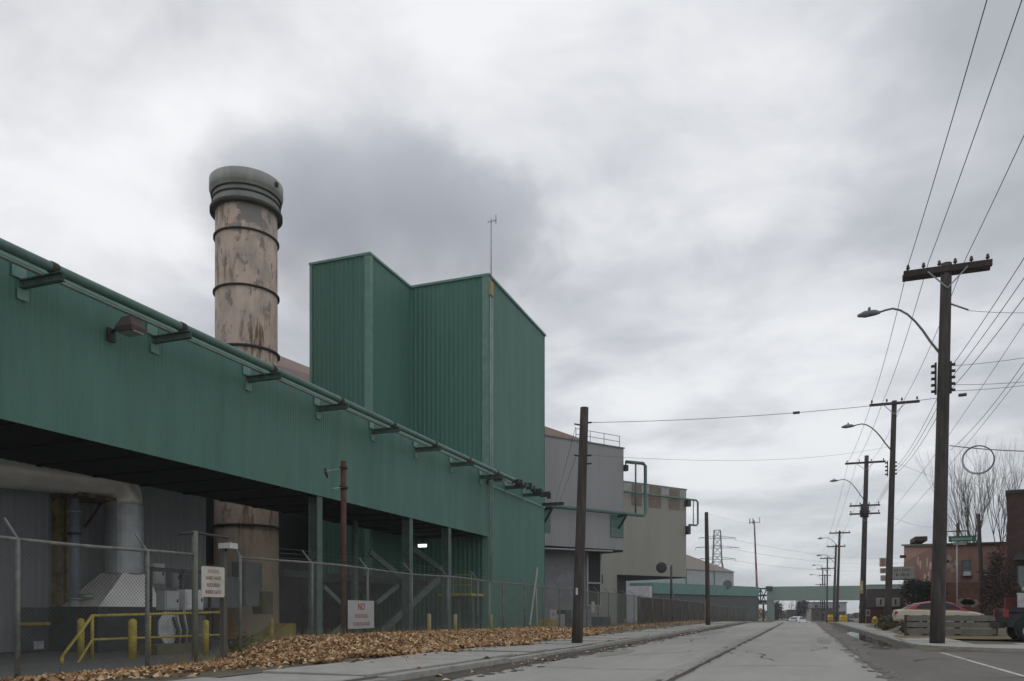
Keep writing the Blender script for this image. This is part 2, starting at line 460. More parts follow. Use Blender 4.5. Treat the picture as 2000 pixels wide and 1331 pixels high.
structure('concrete_crumbs', crumbs(260, lambda q, y: 1.62 + w2(y) + abs(q.gauss(0, .10)), lambda q: 4 + 50*q.random()**1.5, .01, .05, .0102, 4), conc_road)
structure('gutter_crumbs', crumbs(700, lambda q, y: -6.05 + w1(y)*1.6 + q.gauss(.08, .16), lambda q: 8 + 70*q.random()**1.4, .015, .14, .0095, 5), grit)
structure('kerbside_crumbs', crumbs(420, lambda q, y: 2.85 + w1(y)*1.5 + q.gauss(-.1, .25), lambda q: 29 + 50*q.random()**1.3, .02, .25, .0088, 6), grit)
structure('joint_crumbs', crumbs(420, lambda q, y: -2.3 + w3(y) + q.gauss(-.08, .14), lambda q: 6 + 60*q.random()**1.3, .01, .10, .0098, 7), tar)
structure('puddle', blob_sheet(2.85, 43, .42, 11, 0.009, 5), pud)
structure('yard', MB().box(-44, -15.3, -20, 150, -0.40, -0.235), yard_m)
structure('driveway', MB().add([(-9.45, 9, .135), (-9.45, 15.4, .135), (-15.4, 15.4, -.2), (-15.4, 9, -.2), (-9.45, -6, .135), (-15.4, -6, -.2)],
          [(0, 1, 2, 3), (4, 0, 3, 5)]), asphalt)

# kerbs and pavements, stone by stone
def pieces(name, piece, x0, x1, z0, z1, y0, y1, L, mat, gap=0.015, jit=0.006, end=None):
    root = bpy.data.objects.new(name, None); COL.objects.link(root); root['kind'] = 'structure'
    mb = MB(); g = gap; b = .012
    X0, X1, Y0, Y1 = x0+g/2, x1-g/2, g/2, L-g/2
    mb.add([(X0,Y0,z0),(X1,Y0,z0),(X1,Y1,z0),(X0,Y1,z0),(X0,Y0,z1-b),(X1,Y0,z1-b),(X1,Y1,z1-b),(X0,Y1,z1-b),
            (X0+b,Y0+b,z1),(X1-b,Y0+b,z1),(X1-b,Y1-b,z1),(X0+b,Y1-b,z1)],
           [(0,1,5,4),(1,2,6,5),(2,3,7,6),(3,0,4,7),(4,5,9,8),(5,6,10,9),(6,7,11,10),(7,4,8,11),(8,9,10,11)])
    me = mb.mesh(piece, mat)
    y = y0
    while y < y1:
        o = bpy.data.objects.new(piece, me); COL.objects.link(o); o.parent = root
        o.location = (R.uniform(-jit, jit), y, drop(y+L/2) + R.uniform(-jit, jit))
        o.rotation_euler = (R.uniform(-.002, .002), R.uniform(-.004, .004), R.uniform(-.002, .002)); y += L
    return root
pieces('left_kerb', 'kerb_stone', -7.0, -6.76, -0.10, 0.135, 6, 118, 3.0, kerb_m, jit=.008)
structure('kerb_verge', strip(-7.22, -6.98, 6, 118, 0.105, 1), grit)
pieces('left_pavement', 'paving_slab', -9.45, -7.2, 0.0, 0.14, 6, 118, 1.5, concrete, gap=.03, jit=.007)
pieces('right_kerb', 'kerb_stone', 3.70, 3.90, -0.10, 0.12, 32.0, 116, 3.0, kerb_m)
pieces('right_pavement', 'paving_slab', 3.91, 5.9, 0.0, 0.125, 32.0, 116, 1.5, concrete, gap=.03)
# rounded corner and the side-street pavement
cm = MB(); n = 14; cv = [(5.9, 32.0)]
for i in range(n+1):
    t = math.pi + math.pi/2*i/n
    cv.append((7.3 + 3.6*math.cos(t), 32.0 + 3.6*math.sin(t)))
cm.prism([(x, y, 0.0) for x, y in [(5.9, 32.0)] + cv[1:] + [(7.3, 32.0)]], (0, 0, 0.122))
structure('pavement_corner', cm, concrete)
structure('side_pavement', MB().box(7.3, 60, 28.4, 33.6, 0, 0.119), concrete)

# fallen leaves
def leaves():
    P = []
    def scatter(n, fx, fy, lift):
        for _ in range(n):
            x = fx(); y = fy()
            P.append((x, y, gz(x, y) + (0.08 if -9.5 < x < -7 else 0) + (0.065 if -6.7 < x < 3 else 0) + NP.uniform(0.0, lift)))
    for _ in range(60000):
        y = 14.6 + 37 * NP.rand()**1.2; edge = -9.55 - .35*math.sin(y*.9) - .25*math.sin(y*2.3+1) - .4*sstep(24, 16, y)*sstep(13, 15, y)
        x = edge - abs(NP.rand()) * (14.0 + edge)
        if y < 16.5 and NP.rand() > (y-14.2)/2.3: continue
        if NP.rand() < sstep(36, 50, y)*.9 or (y > 38 and x > -9.7 - (y-38)*.16): continue
        P.append((x, y, gz(x, y) + NP.uniform(0.0, .11)))
    scatter(5200, lambda: NP.normal(-12.6, .75), lambda: NP.uniform(9.6, 15.2), .07)
    for _ in range(4200):
        y = NP.uniform(44, 105); x = -13.3 + abs(NP.normal(0, 1.1)); P.append((x, y, gz(x, y) + NP.uniform(0, .09)))
    scatter(260, lambda: -9.5 + abs(NP.normal(0, .5)), lambda: NP.uniform(12, 60), .02)
    scatter(120, lambda: NP.uniform(-6.7, -6.0), lambda: NP.uniform(12, 60), .01)
    scatter(60, lambda: NP.uniform(-7.2, -6.76), lambda: NP.uniform(12, 60), .01)
    P = np.array(P); n = len(P)
    a = NP.uniform(0, 2*np.pi, n); tilt = NP.normal(0, .75, n); s = NP.uniform(.045, .105, n)
    low = (P[:, 0] > -9.5)
    tilt[low] *= .3
    u = np.stack([np.cos(a), np.sin(a), np.zeros(n)], 1)
    v = np.stack([-np.sin(a)*np.cos(tilt), np.cos(a)*np.cos(tilt), np.sin(tilt)], 1)
    w = np.cross(u, v)
    su, sv_ = s[:, None], (s*NP.uniform(.5, .9, n))[:, None]
    curl = (s*NP.uniform(.1, .7, n))[:, None]
    v0 = P - u*su; v1 = P - v*sv_ + w*curl; v2 = P + u*su; v3 = P + v*sv_ + w*curl
    V = np.stack([v0, v1, v2, v3], 1).reshape(-1, 3)
    i = np.arange(n)*4
    T = np.stack([i, i+1, i+2, i, i+2, i+3], 1).reshape(-1, 3)
    me = bpy.data.meshes.new('fallen_leaves')
    me.vertices.add(len(V)); me.vertices.foreach_set('co', V.ravel())
    me.loops.add(len(T)*3); me.loops.foreach_set('vertex_index', T.ravel())
    me.polygons.add(len(T)); me.polygons.foreach_set('loop_start', np.arange(len(T))*3)
    at = me.attributes.new('tone', 'FLOAT', 'FACE'); at.data.foreach_set('value', np.repeat(NP.rand(n), 2))
    me.update(); me.validate()
    m = bpy.data.materials.new('dead_leaf'); m.use_nodes = True; nt = m.node_tree; b = nt.nodes['Principled BSDF']
    b.inputs['Roughness'].default_value = .75; b.inputs['Specular IOR Level'].default_value = .2
    an = nt.nodes.new('ShaderNodeAttribute'); an.attribute_name = 'tone'
    rp = nt.nodes.new('ShaderNodeValToRGB'); nt.links.new(an.outputs['Fac'], rp.inputs[0]); nt.links.new(rp.outputs[0], b.inputs['Base Color'])
    r = rp.color_ramp; r.elements[0].color = (.24, .14, .075, 1); r.elements[1].color = (.88, .70, .44, 1)
    for p, c in ((.3, (.46, .28, .15, 1)), (.6, (.62, .42, .24, 1)), (.85, (.74, .54, .33, 1))):
        e = r.elements.new(p); e.color = c
    me.materials.append(m)
    o = bpy.data.objects.new('fallen_leaves', me); COL.objects.link(o); o['kind'] = 'stuff'
    o['label'] = 'drift of brown fallen leaves banked against the chain link fence'
leaves()

# ------------------------------------------------------------------ green plant: gallery and towers
GX, GB = -20.0, -25.2         # street face and back of the raised gallery
GZ0, GZ1 = 6.42, 10.79
T2Y0, T2Y1, T2Z = 49.2, 61.6, 24.15
g = thing('conveyor_gallery', 'long green corrugated gallery raised over the yard, running out of the left of the photo', 'gallery', (GX, 15, -.24))
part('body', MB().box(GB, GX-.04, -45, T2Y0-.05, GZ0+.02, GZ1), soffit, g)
part('front_cladding', MB().corr((GX-.03, -45), (GX-.03, T2Y0-.02), GZ0, GZ1, (1, 0), .17, .011), green_gal, g)
part('back_cladding', MB().corr((GB-.01, T2Y0-6), (GB-.01, -45), GZ0, GZ1, (-1, 0), .4, .035), green_gal, g)
part('roof', MB().box(GB-.1, GX+.03, -45, T2Y0-.06, GZ1+.003, GZ1+.12), green_trim, g)
sb = MB()
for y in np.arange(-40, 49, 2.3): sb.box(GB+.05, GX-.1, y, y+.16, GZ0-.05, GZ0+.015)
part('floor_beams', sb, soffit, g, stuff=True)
for px in (615, 795, 871):
    p = onX(px, 1100, GX-.35); y = p.y
    lg = MB().box(GX-.55, GX-.51, y-.2, y+.2, -.24, GZ0-.0).box(GX-.13, GX-.09, y-.2, y+.2, -.24, GZ0-.0).box(GX-.51, GX-.13, y-.02, y+.02, -.24, GZ0-.0)
    part('leg', lg, green_steel, g)
p = onX(696, 1150, -23.5)
part('leg', MB().box(-23.7, -23.5, p.y-.2, p.y+.2, -.24, GZ0), green_steel, g)
for y in (-20, -4, 8): part('leg', MB().box(GB+.1, GB+.5, y-.2, y+.2, -.24, GZ0), green_steel, g)
def brace(px0, py0, px1, py1, X, w):
    a, b = onX(px0, py0, X), onX(px1, py1, X)
    part('brace', MB().bar(a, b, .12, w), green_steel, g)
brace(632, 1146, 665, 1178, -20.8, .2)
brace(735, 1178, 778, 1144, -20.8, .22)
brace(745, 1235, 858, 1130, -22.0, .42)
brace(722, 1078, 780, 1125, -22.4, .34)
brace(806, 1072, 862, 1112, -22.8, .4)
brace(640, 1250, 668, 1224, -22.0, .3)
part('tie_beam', MB().box(-24.9, -24.6, 33, T2Y0-.1, 3.1, 3.45), dark_metal, g)

def lamp_label(n): return n
PZ = 10.50
for k in range(10):
    y = 15.35 + 4.64*k
    if k == 9: y = 56.3
    b0 = PZ - .39
    br = MB().box(GX, -18.5, y-.08, y+.08, b0, b0+.03).box(GX, -18.5, y-.08, y+.08, b0+.2, b0+.235).box(GX, -18.45, y-.012, y+.012, b0+.03, b0+.205)
    if k == 0:
        pr = thing('pipe_rack', 'pair of long green pipes on brackets along the top of the green gallery', 'pipes', (-18.9, 15, 9.7))
    part('bracket', br, M('bracket_steel', (.085, .125, .105), .7, .3, 4), pr)
    part('bracket_plate', MB().box(GX+.012, GX+.035, y-.17, y+.17, b0-.32, b0-.02), green_trim, pr)
    part('stiffener', MB().box(GX+.012, GX+.035, y-.32, y+.1, b0+.25, b0+.62), green_trim, pr)
    part('pipe_clamp', MB().tube([(-18.85, y-.1, PZ), (-18.85, y+.1, PZ)], .16, 12), M('clamp', (.075, .06, .05), .8, .3, 4), pr)
part('large_pipe', MB().tube([(-18.85, y, PZ) for y in np.arange(-45, 60, 5)], .14, 14), green_pipe, pr)
part('small_pipe', MB().tube([(-19.3, y, PZ-.10) for y in np.arange(-45, 60, 5)], .05, 8), M('pale_green_pipe', (.30, .36, .33), .5), pr)
cb = MB()
for i in range(9):
    y = 51 + i*1.0; cb.box(-18.95-R.random()*.3, -18.4-R.random()*.3, y, y+.06+R.random()*.12, PZ-.22, PZ+R.random()*.25)
part('pipe_fittings', cb, dark_metal, pr, stuff=True)
part('end_bracket', MB().box(GX, -18.2, 60.9, 61.1, PZ-.48, PZ-.25), dark_metal, pr)

def wall_lamp(px, py, X, label):
    p = onX(px, py, X)
    l = thing('wall_lamp', label, 'lamp', p, group=None)
    part('arm', MB().tube([p+Vector((0, 0, -.02)), p+Vector((.35, 0, .1)), p+Vector((.6, 0, .1))], .05, 8).box(X+.005, X+.07, p.y-.14, p.y+.14, p.z-.28, p.z+.12), dark_metal, l)
    c = p + Vector((.80, 0, .02)); h = MB()
    top = [(-.12, -.2, .30), (.22, -.2, .30), (.22, .2, .30), (-.12, .2, .30)]; mid = [(-.3, -.3, .0), (.38, -.3, .0), (.38, .3, .0), (-.3, .3, .0)]
    bot = [(-.26, -.26, -.14), (.34, -.26, -.14), (.34, .26, -.14), (-.26, .26, -.14)]
    h.add([c+Vector(q) for q in top+mid+bot], [(0,1,2,3)] + [(i+4*j, i+4*j+4, (i+1)%4+4*j+4, (i+1)%4+4*j)[::-1] for j in (0,1) for i in range(4)] + [(11,10,9,8)])
    hd = part('housing', h, M('brown_lamp_paint', (.10, .075, .07), .6), l)
    part('lens', MB().box(c.x-.25, c.x+.35, c.y-.2, c.y+.2, c.z-.17, c.z-.142), Msimple('lamp_lens', (.3, .3, .28), .2), hd)
wall_lamp(215, 650, GX+.01, 'brown box-shaped lamp on the green gallery wall near the left edge')
wall_lamp(952, 938, GX+.01, 'small brown lamp under the pipes where the gallery meets the tall green tower')

# towers
t2 = thing('green_tower', 'tall dark green corrugated tower reaching the ground, with a mast on its near corner', 'tower', (GX, T2Y0, -.24))
part('body', MB().box(-30, GX-.05, T2Y0+.05, T2Y1-.05, -.3, T2Z-.05), dark_wall, t2)
part('street_cladding', MB().corr((GX-.04, T2Y0), (GX-.04, T2Y1), -.2, T2Z, (1, 0), .2, .011), green, t2)
part('near_cladding', MB().corr((-30, T2Y0+.04), (GX, T2Y0+.04), -.2, T2Z, (0, -1), .34, .035), green, t2)
part('far_cladding', MB().corr((GX, T2Y1-.04), (-30, T2Y1-.04), -.2, T2Z, (0, 1), .38, .05), green, t2)
part('corner_trim', MB().box(GX-.45, GX+.03, T2Y0-.06, T2Y0-.03, -.2, T2Z).box(GX-.0, GX+.03, T2Y0-.029, T2Y0+.35, -.2, T2Z), green_trim, t2)
part('roof_trim', MB().box(-30.05, GX+.09, T2Y0-.09, T2Y1+.09, T2Z+.003, T2Z+.16), green_trim, t2)
part('conduit', MB().tube([(GX+.1, T2Y0+.12, 3.3), (GX+.1, T2Y0+.12, T2Z-.4)], .05, 6), M('pale_conduit', (.38, .45, .41), .5), t2)
part('conduit', MB().tube([(GX+.1, T2Y0+.45, 3.3), (GX+.1, T2Y0+.45, T2Z-.4)], .05, 6), M('pale_conduit', (.38, .45, .41), .5), t2)
part('junction_box', MB().box(GX+.035, GX+.2, T2Y0-.02, T2Y0+.42, T2Z-1.3, T2Z-.35), M('ochre_box', (.42, .30, .12), .6), t2)
part('band', MB().box(GX-.03, GX+.025, T2Y0+.4, T2Y1-.02, 9.9, 10.05), green_trim, t2)
a = thing('antenna_mast', 'thin whip mast with small antennas on the near corner of the tall green tower', 'antenna', (GX+.15, T2Y0+.1, T2Z))
part('mast', MB().tube([(GX+.15, T2Y0+.1, T2Z-.3), (GX+.15, T2Y0+.1, T2Z+3.9)], .035, 6), galv, a)
part('crossbar', MB().bar((GX-.1, T2Y0+.1, T2Z+3.7), (GX+.55, T2Y0+.1, T2Z+3.75), .04), galv, a)
part('aerial', MB().tube([(GX+.5, T2Y0+.1, T2Z+3.5), (GX+.5, T2Y0+.1, T2Z+4.1)], .03, 6), galv, a)
T1X, T1Y0 = -25.9, 43.6
t1 = thing('green_tower', 'shorter-looking left green corrugated tower with a pale corner strip, beside the chimney', 'tower', (T1X, T1Y0, 3.4))
part('body', MB().box(-30.3, T1X-.05, T1Y0+.05, T2Y0-.0, 3.4, T2Z-.1), dark_wall, t1)
part('near_cladding', MB().corr((-30.33, T1Y0+.04), (T1X, T1Y0+.04), 3.3, T2Z-.03, (0, -1), .34, .05), green, t1)
part('street_cladding', MB().corr((T1X-.04, T1Y0), (T1X-.04, T2Y0-.01), 3.3, T2Z-.03, (1, 0), .2, .011), green, t1)
part('back_cladding', MB().corr((-30.34, T2Y0), (-30.34, T1Y0), 3.3, T2Z-.03, (-1, 0), .34, .05), green, t1)
part('corner_trim', MB().box(T1X-.36, T1X+.03, T1Y0-.06, T1Y0-.025, 3.3, T2Z-.03).box(T1X-.0, T1X+.035, T1Y0-.024, T1Y0+.3, 3.3, T2Z-.03), green_trim, t1)
part('edge_trim', MB().box(-30.42, -30.22, T1Y0-.06, T1Y0-.02, 3.3, T2Z-.03), green_trim, t1)
part('roof_trim', MB().box(-30.45, T1X+.08, T1Y0-.1, T2Y0-.1, T2Z-.025, T2Z+.12), green_trim, t1)
for y in (T1Y0+.3, T2Y0-.5):
    for x in (-29.9, -26.3): part('leg', MB().box(x-.18, x+.18, y-.18, y+.18, -.24, 3.4), green_steel, t1)
part('lattice_brace', MB().bar((-30, T1Y0, 3.3), (-26, T1Y0, 0), .25).bar((-30, T1Y0, 0), (-26, T1Y0, 3.3), .25), dark_metal, t1)

# dark machinery hall behind the gallery
hall = thing('mill_building', 'dark grey mill hall with a low brown roof behind the chimney', 'building', (-34, 40, -.24))
part('wall', MB().box(-75, -33.0, 29.0, 78, -.3, 16.0), dark_wall, hall)
part('inner_wall', MB().box(-33, -30.1, T2Y0+.2, 60, -.3, 12), dark_wall, hall)
rp = MB(); zr = 16.02
e0, e1 = onX(530, 692, -33).z, 0
rp.add([(-32.8, 28.8, zr), (-32.8, 78, zr+.0), (-46, 78, 26.4), (-46, 58, 25.2), (-75, 28.8, zr), (-75, 78, zr)],
       [(0, 1, 2, 3), (3, 2, 5, 4), (0, 3, 4), (1, 5, 2)])
brown_roof = M('brown_roofing', (0.235, 0.155, 0.13), 0.85, 0.14, 1.2, (0.17, 0.11, 0.09), 0.5, .5, .2)
part('roof', rp, brown_roof, hall)
# grey corrugated shed seen below the gallery on the left
gs = thing('corrugated_shed', 'dark blue-grey corrugated shed wall under the left half of the gallery', 'building', (-27.20, 10, -.24))
part('wall', MB().box(-33, -27.25, -45, 30.4, -.3, 10.0), dark_wall, gs)
part('cladding', MB().corr((-27.23, -45), (-27.23, 30.45), -.2, 10.0, (1, 0), .3, .04), M('blue_grey_cladding', (.25, .26, .27), .55, .12, .8, (.16, .17, .175), .5, .4, .2, True), gs)
part('end_cladding', MB().corr((-27.20, 30.42), (-33, 30.42), -.2, 10.0, (0, 1), .3, .04), grey_clad, gs)
dr = part('door', MB().box(-27.16, -27.10, onX(40, 1200, -27.10).y, onX(118, 1200, -27.10).y, -.2, onX(80, 1187, -27.10).z), M('shed_door', (.10, .115, .12), .6), gs)
p = onX(72, 1219, -27.06)
part('push_bar', MB().box(-27.09, -27.00, p.y-.8, p.y+.8, p.z-.05, p.z+.06), yellow, dr)
part('door_plate', MB().box(-27.09, -27.07, p.y-.1, p.y+.3, p.z-.95, p.z-.65), white, dr)
p = onX(105, 1215, -27.06)
part('door_handle', MB().box(-27.09, -27.02, p.y-.12, p.y+.12, p.z-.2, p.z+.25), white, dr)
p0, p1 = onX(112, 970, -26.90), onX(133, 970, -26.90)
part('rusty_column', MB().box(-27.18, -26.85, p0.y, p0.y+.1, -.24, p0.z).box(-27.18, -26.85, p1.y-.1, p1.y, -.24, p0.z).box(-27.05, -27.00, p0.y+.1, p1.y-.1, -.24, p0.z),
     M('yellowed_rust', (.20, .15, .07), .8, .3, 4, (.09, .05, .03), .7, 2), gs)
p = onX(165, 1030, -27.00); q = onX(204, 975, -26.40)
part('strut', MB().bar(p, q, .09), rust, gs)
p = onX(120, 966, -26.60); q = onX(200, 966, -26.60)
part('duct_shelf', MB().box(-27.18, -25.70, p.y, q.y, p.z-.09, p.z+.05), M('yellowed_rust', (.2,.15,.07)), gs)

# duct with hood
d = thing('ventilation_duct', 'large silver duct elbowing down to a flared hood under the gallery', 'duct', onX(243, 1290, -26.00).to_tuple())
cxy = onX(243, 1050, -26.00); yd = cxy.y; rr = .70
zt = 6.55
pts = [(-26.00, -45, zt-1.2), (-26.00, yd-6, zt-.32), (-26.00, yd-1.3, zt-.02)]
for i in range(7):
    t = i/6*math.pi/2; pts.append((-26.00, yd-.95+.95*math.sin(t), zt-.95+.95*math.cos(t)+.03))
part('elbow_pipe', MB().tube(pts, rr, 24), alu, d)
ztop, zbot = onX(243, 1000, -26.00).z, onX(243, 1121, -26.00).z
prof = []
k = 0; z = pts[-1][2]
while z > zbot:
    z2 = max(zbot, z-.42); prof += [(rr+.02, z), (rr+.02, z2+.03), (rr+.035, z2+.028), (rr+.035, z2+.002), (rr+.02, z2)]; z = z2
part('riser', MB().lathe(prof, 28, (-26.00, yd), False), alu_dull, d)
zb2 = onX(243, 1186, -26.00).z
h = MB()
ya, yb = onX(170, 1186, -25.60).y, onX(294, 1186, -25.60).y
top = [(-26.60, yd-.62, zbot), (-25.40, yd-.62, zbot), (-25.40, yd+.62, zbot), (-26.60, yd+.62, zbot)]
bot = [(-27.00, ya, zb2), (-25.00, ya, zb2), (-25.00, yb, zb2), (-27.00, yb, zb2)]
h.add(top+bot, [(i, (i+1) % 4, (i+1) % 4+4, i+4) for i in range(4)] + [(3, 2, 1, 0), (4, 5, 6, 7)])
part('hood', h, alu, d)
part('fan_casing', MB().box(-27.10, -24.60, ya-.4, yb+1.6, -.24, zb2-.003), M('dark_casing', (.055, .06, .065), .6), d)
p = onX(548, 1100, -25); 
# riser pipe beside the column
p = onX(145, 1050, -26.10)
vp = thing('drain_pipe', 'blue-grey vertical pipe in front of the rusty column', 'pipe', (p.x, p.y, -.24))
part('pipe', MB().tube([(p.x, p.y, onX(145, 1170, -26.10).z), (p.x, p.y, 5.6)], .17, 12), M('blue_grey_pipe', (.20, .26, .31), .45), vp)
part('lower_pipe', MB().tube([(p.x, p.y, -.24), (p.x, p.y, onX(145, 1171, -26.10).z)], .2, 12), alu_dull, vp)
for py in (1000, 1043, 1170):
    zc = onX(145, py, -26.10).z
    part('flange', MB().tube([(p.x, p.y, zc-.04), (p.x, p.y, zc+.04)], .25, 12), rust if py == 1043 else galv, vp)
zc = onX(155, 1165, -26.10).z
part('valve', MB().tube([(p.x+.1, p.y+.1, zc), (p.x+.5, p.y+.45, zc)], .09, 8), galv, vp)

# clutter of boxes by the gate
def boxthing(name, label, cat, px0, py0, px1, py1, X, dx, mat, door=True, foot=None):
    a = onX(px0, py1, X); b = onX(px1, py0, X); zb = a.z if foot is None else foot
    r = thing(name, label, cat, (X, a.y, zb))
    part('case', MB().box(X-dx, X, a.y, b.y, zb, b.z), mat, r)
    if door:
        part('door', MB().box(X+.003, X+.03, a.y+.05, b.y-.05, zb+.05, b.z-.05), mat, r)
        part('latch', MB().box(X+.033, X+.06, b.y-.15, b.y-.1, (zb+b.z)/2-.06, (zb+b.z)/2+.06), dark_metal, r)
    return r
gbox = M('pale_grey_enamel', (.40, .41, .41), .5, .1, 2)
gbox2 = M('dull_grey_enamel', (.24, .25, .255), .5, .12, 2)
boxthing('electrical_box', 'upper pale box on the wall right of the silver hood', 'box', 300, 1102, 322, 1140, -23.1, .3, gbox)
boxthing('electrical_box', 'narrow grey box with rounded look right of the upper pale box', 'box', 337, 1110, 352, 1148, -23.1, .3, gbox2)
boxthing('control_cabinet', 'light box mounted above the yellow railing, left of two', 'cabinet', 322, 1155, 350, 1192, -21.5, .4, gbox)
boxthing('control_cabinet', 'white box mounted above the yellow railing beside the gate post', 'cabinet', 362, 1153, 397, 1192, -21.5, .4, white)
r = boxthing('equipment_cabinet', 'tall pale grey cabinet in front of the chimney base', 'cabinet', 478, 1100, 512, 1185, -26.2, .8, gbox2)
boxthing('equipment_cabinet', 'long dark grey cabinet behind the authorisation sign', 'cabinet', 388, 1128, 470, 1187, -26.4, .8, gbox2)
boxthing('fuel_tank_box', 'small olive box at the right of the chimney base', 'box', 512, 1156, 533, 1200, -26.0, .6, M('olive_enamel', (.17, .15, .085), .6))
# pipe rack holding those boxes
ps = thing('box_support_frame', 'dark steel frame carrying the control boxes above the railing', 'frame', onX(350, 1290, -21.9).to_tuple())
y0, y1 = onX(300, 1150, -21.9).y, onX(520, 1150, -22).y
fr = MB()
for y in (y0, y0+1.5, y0+3): fr.box(-22.1, -22.0, y-.05, y+.05, -.24, 2.9)
fr.box(-22.1, -22.0, y0, y0+3, 1.15, 1.25).box(-22.1, -22.0, y0, y0+3, 2.75, 2.9)
part('frame', fr, dark_metal, ps)
vw = thing('valve_station', 'white octagonal plate with pipes and a grey valve behind the yellow railing', 'valve', onX(330, 1255, -21.6).to_tuple())
c = onX(328, 1226, -21.6)
oc = [(c.x, c.y+.52*math.cos(math.pi/8+i*math.pi/4), c.z+.62*math.sin(math.pi/8+i*math.pi/4)) for i in range(8)]
part('plate', MB().prism(oc, (.06, 0, 0)), M('scuffed_white', (.5, .52, .52), .5, .1, 2, (.3, .3, .3), .5, 2), vw)
c2 = onX(352, 1232, -21.5)
for i in range(4):
    yy = c2.y + (i-1.5)*.16
    part('hose', MB().tube([(c2.x, yy, -.2), (c2.x+.05, yy+.05, c2.z), (c2.x, yy-.1, c2.z+.5+.1*i)], .045, 8), galv if i % 2 else dark_metal, vw)
part('base', MB().box(-22.0, -21.2, c.y-.9, c.y+1.3, -.24, .12), M('olive_enamel', (.17, .15, .085)), vw)
# yellow railing
rl = thing('safety_railing', 'yellow tubular railing with a sloping left end in the yard', 'railing', onX(180, 1295, -20.6).to_tuple())
A_, B_ = onX(180, 1203, -20.6), onX(437, 1196, -20.6); C_ = onX(120, 1285, -20.2)
part('top_rail', MB().tube([C_, A_, Vector((A_.x, A_.y, A_.z)), B_], .045, 8), yellow, rl)
m1, m2 = onX(180, 1250, -20.6), onX(437, 1240, -20.6)
part('mid_rail', MB().tube([onX(142, 1312, -20.2), Vector((m1.x, m1.y, m1.z)), m2], .04, 8), yellow, rl)
for px in (180, 292, 433):
    p = onX(px, 1200, -20.6); part('post', MB().tube([(p.x, p.y, -.24), (p.x, p.y, A_.z)], .05, 8), yellow, rl)
p = onX(121, 1285, -20.2); part('post', MB().tube([(p.x, p.y, -.24), (p.x, p.y, p.z)], .05, 8), yellow, rl)
def bollard(px, ptop, X, label, zb=-.24, r=.11, m=None):
    p = onX(px, ptop, X); b = thing('bollard', label, 'bollard', (p.x, p.y, zb), group='yellow steel bollards in the yard')
    part('post', MB().tube([(p.x, p.y, zb), (p.x, p.y, p.z-.04)], r, 12), m or yellow, b)
    part('cap', MB().lathe([(r, p.z-.04), (r*.8, p.z), (r*.4, p.z+.03), (0.001, p.z+.04)], 12, (p.x, p.y)), m or yellow, b)
bollard(158, 1210, -22.4, 'yellow bollard behind the sloping end of the yellow railing')
bollard(259, 1211, -20.2, 'yellow bollard in front of the middle of the yellow railing', r=.13)
bollard(402, 1213, -20.2, 'yellow bollard just inside the right end of the yellow railing')
bollard(530, 1210, -22.5, 'yellow bollard left of the yellow wedge-shaped guard')
pale_y = M('faded_yellow_paint', (.42, .37, .15), .6, .15, 4)
bollard(838, 1200, -18.2, 'faded yellow bollard between the two thick green legs', m=pale_y)
bollard(889, 1201, -18.2, 'faded yellow bollard just right of the second thick green leg', m=pale_y)
bollard(959, 1200, -19.0, 'faded yellow bollard at the green tower corner', m=pale_y)
bollard(1196, 1208, -13.9, 'short yellow bollard near the blue bin beside the tan building', m=pale_y, zb=.0, r=.09)
bollard(1222, 1209, -13.9, 'short yellow bollard below the dark opening of the tan building', m=pale_y, zb=.0, r=.09)
w = thing('machine_guard', 'yellow wedge-shaped steel guard under the gallery', 'guard', onX(540, 1265, -22.5).to_tuple())
a_, b_, c_, d_, e_ = [onX(x, y, -22.5) for x, y in ((513, 1275), (578, 1275), (578, 1218), (562, 1219), (513, 1250))]
for q in (a_, b_): q.z = -.24
part('plate', MB().prism([a_, b_, c_, d_, e_], (-.9, 0, 0)), M('ochre_guard', (.30, .24, .05), .6, .2, 2), w)
# fluorescent lamp under the gallery, lit in the photo
p = onY(825, 1066, 47.5)
fl = thing('fluorescent_lamp', 'lit white strip lamp in the darkness under the gallery', 'lamp', p)
part('tube', MB().box(p.x-.28, p.x+.28, p.y-.1, p.y+.1, p.z-.1, p.z+.08), Msimple('lit_tube', (.75, 1, .85), .5, emit=2.5), fl)
part('housing', MB().box(p.x-.34, p.x+.34, p.y-.14, p.y+.14, p.z+.083, p.z+.2), gbox, fl)
part('hanger', MB().box(p.x-.02, p.x+.02, p.y-.02, p.y+.02, p.z+.2, GZ0-.0), dark_metal, fl)
# small yellow access platform right of the legs
p = onY(905, 1162, 48); pl = thing('access_platform', 'small yellow-railed platform at the foot of the tower wall', 'platform', (p.x, 48, -.24))
part('deck', MB().box(p.x-1.3, p.x+1.1, 46.8, 49, p.z-.1, p.z+.06), yellow, pl)
part('railing', MB().box(p.x-.3, p.x-.26, 47, 47.04, p.z, p.z+1.3).box(p.x+1.0, p.x+1.04, 47, 47.04, p.z, p.z+1.3).box(p.x-.3, p.x+1.04, 47, 47.04, p.z+1.25, p.z+1.3).box(p.x-.3, p.x+1.04, 47, 47.04, p.z+.6, p.z+.64), yellow, pl)
for x in (p.x-.1, p.x+.9): part('post', MB().box(x-.12, x+.12, 47.2, 47.4, -.24, p.z-.1), green_steel, pl)

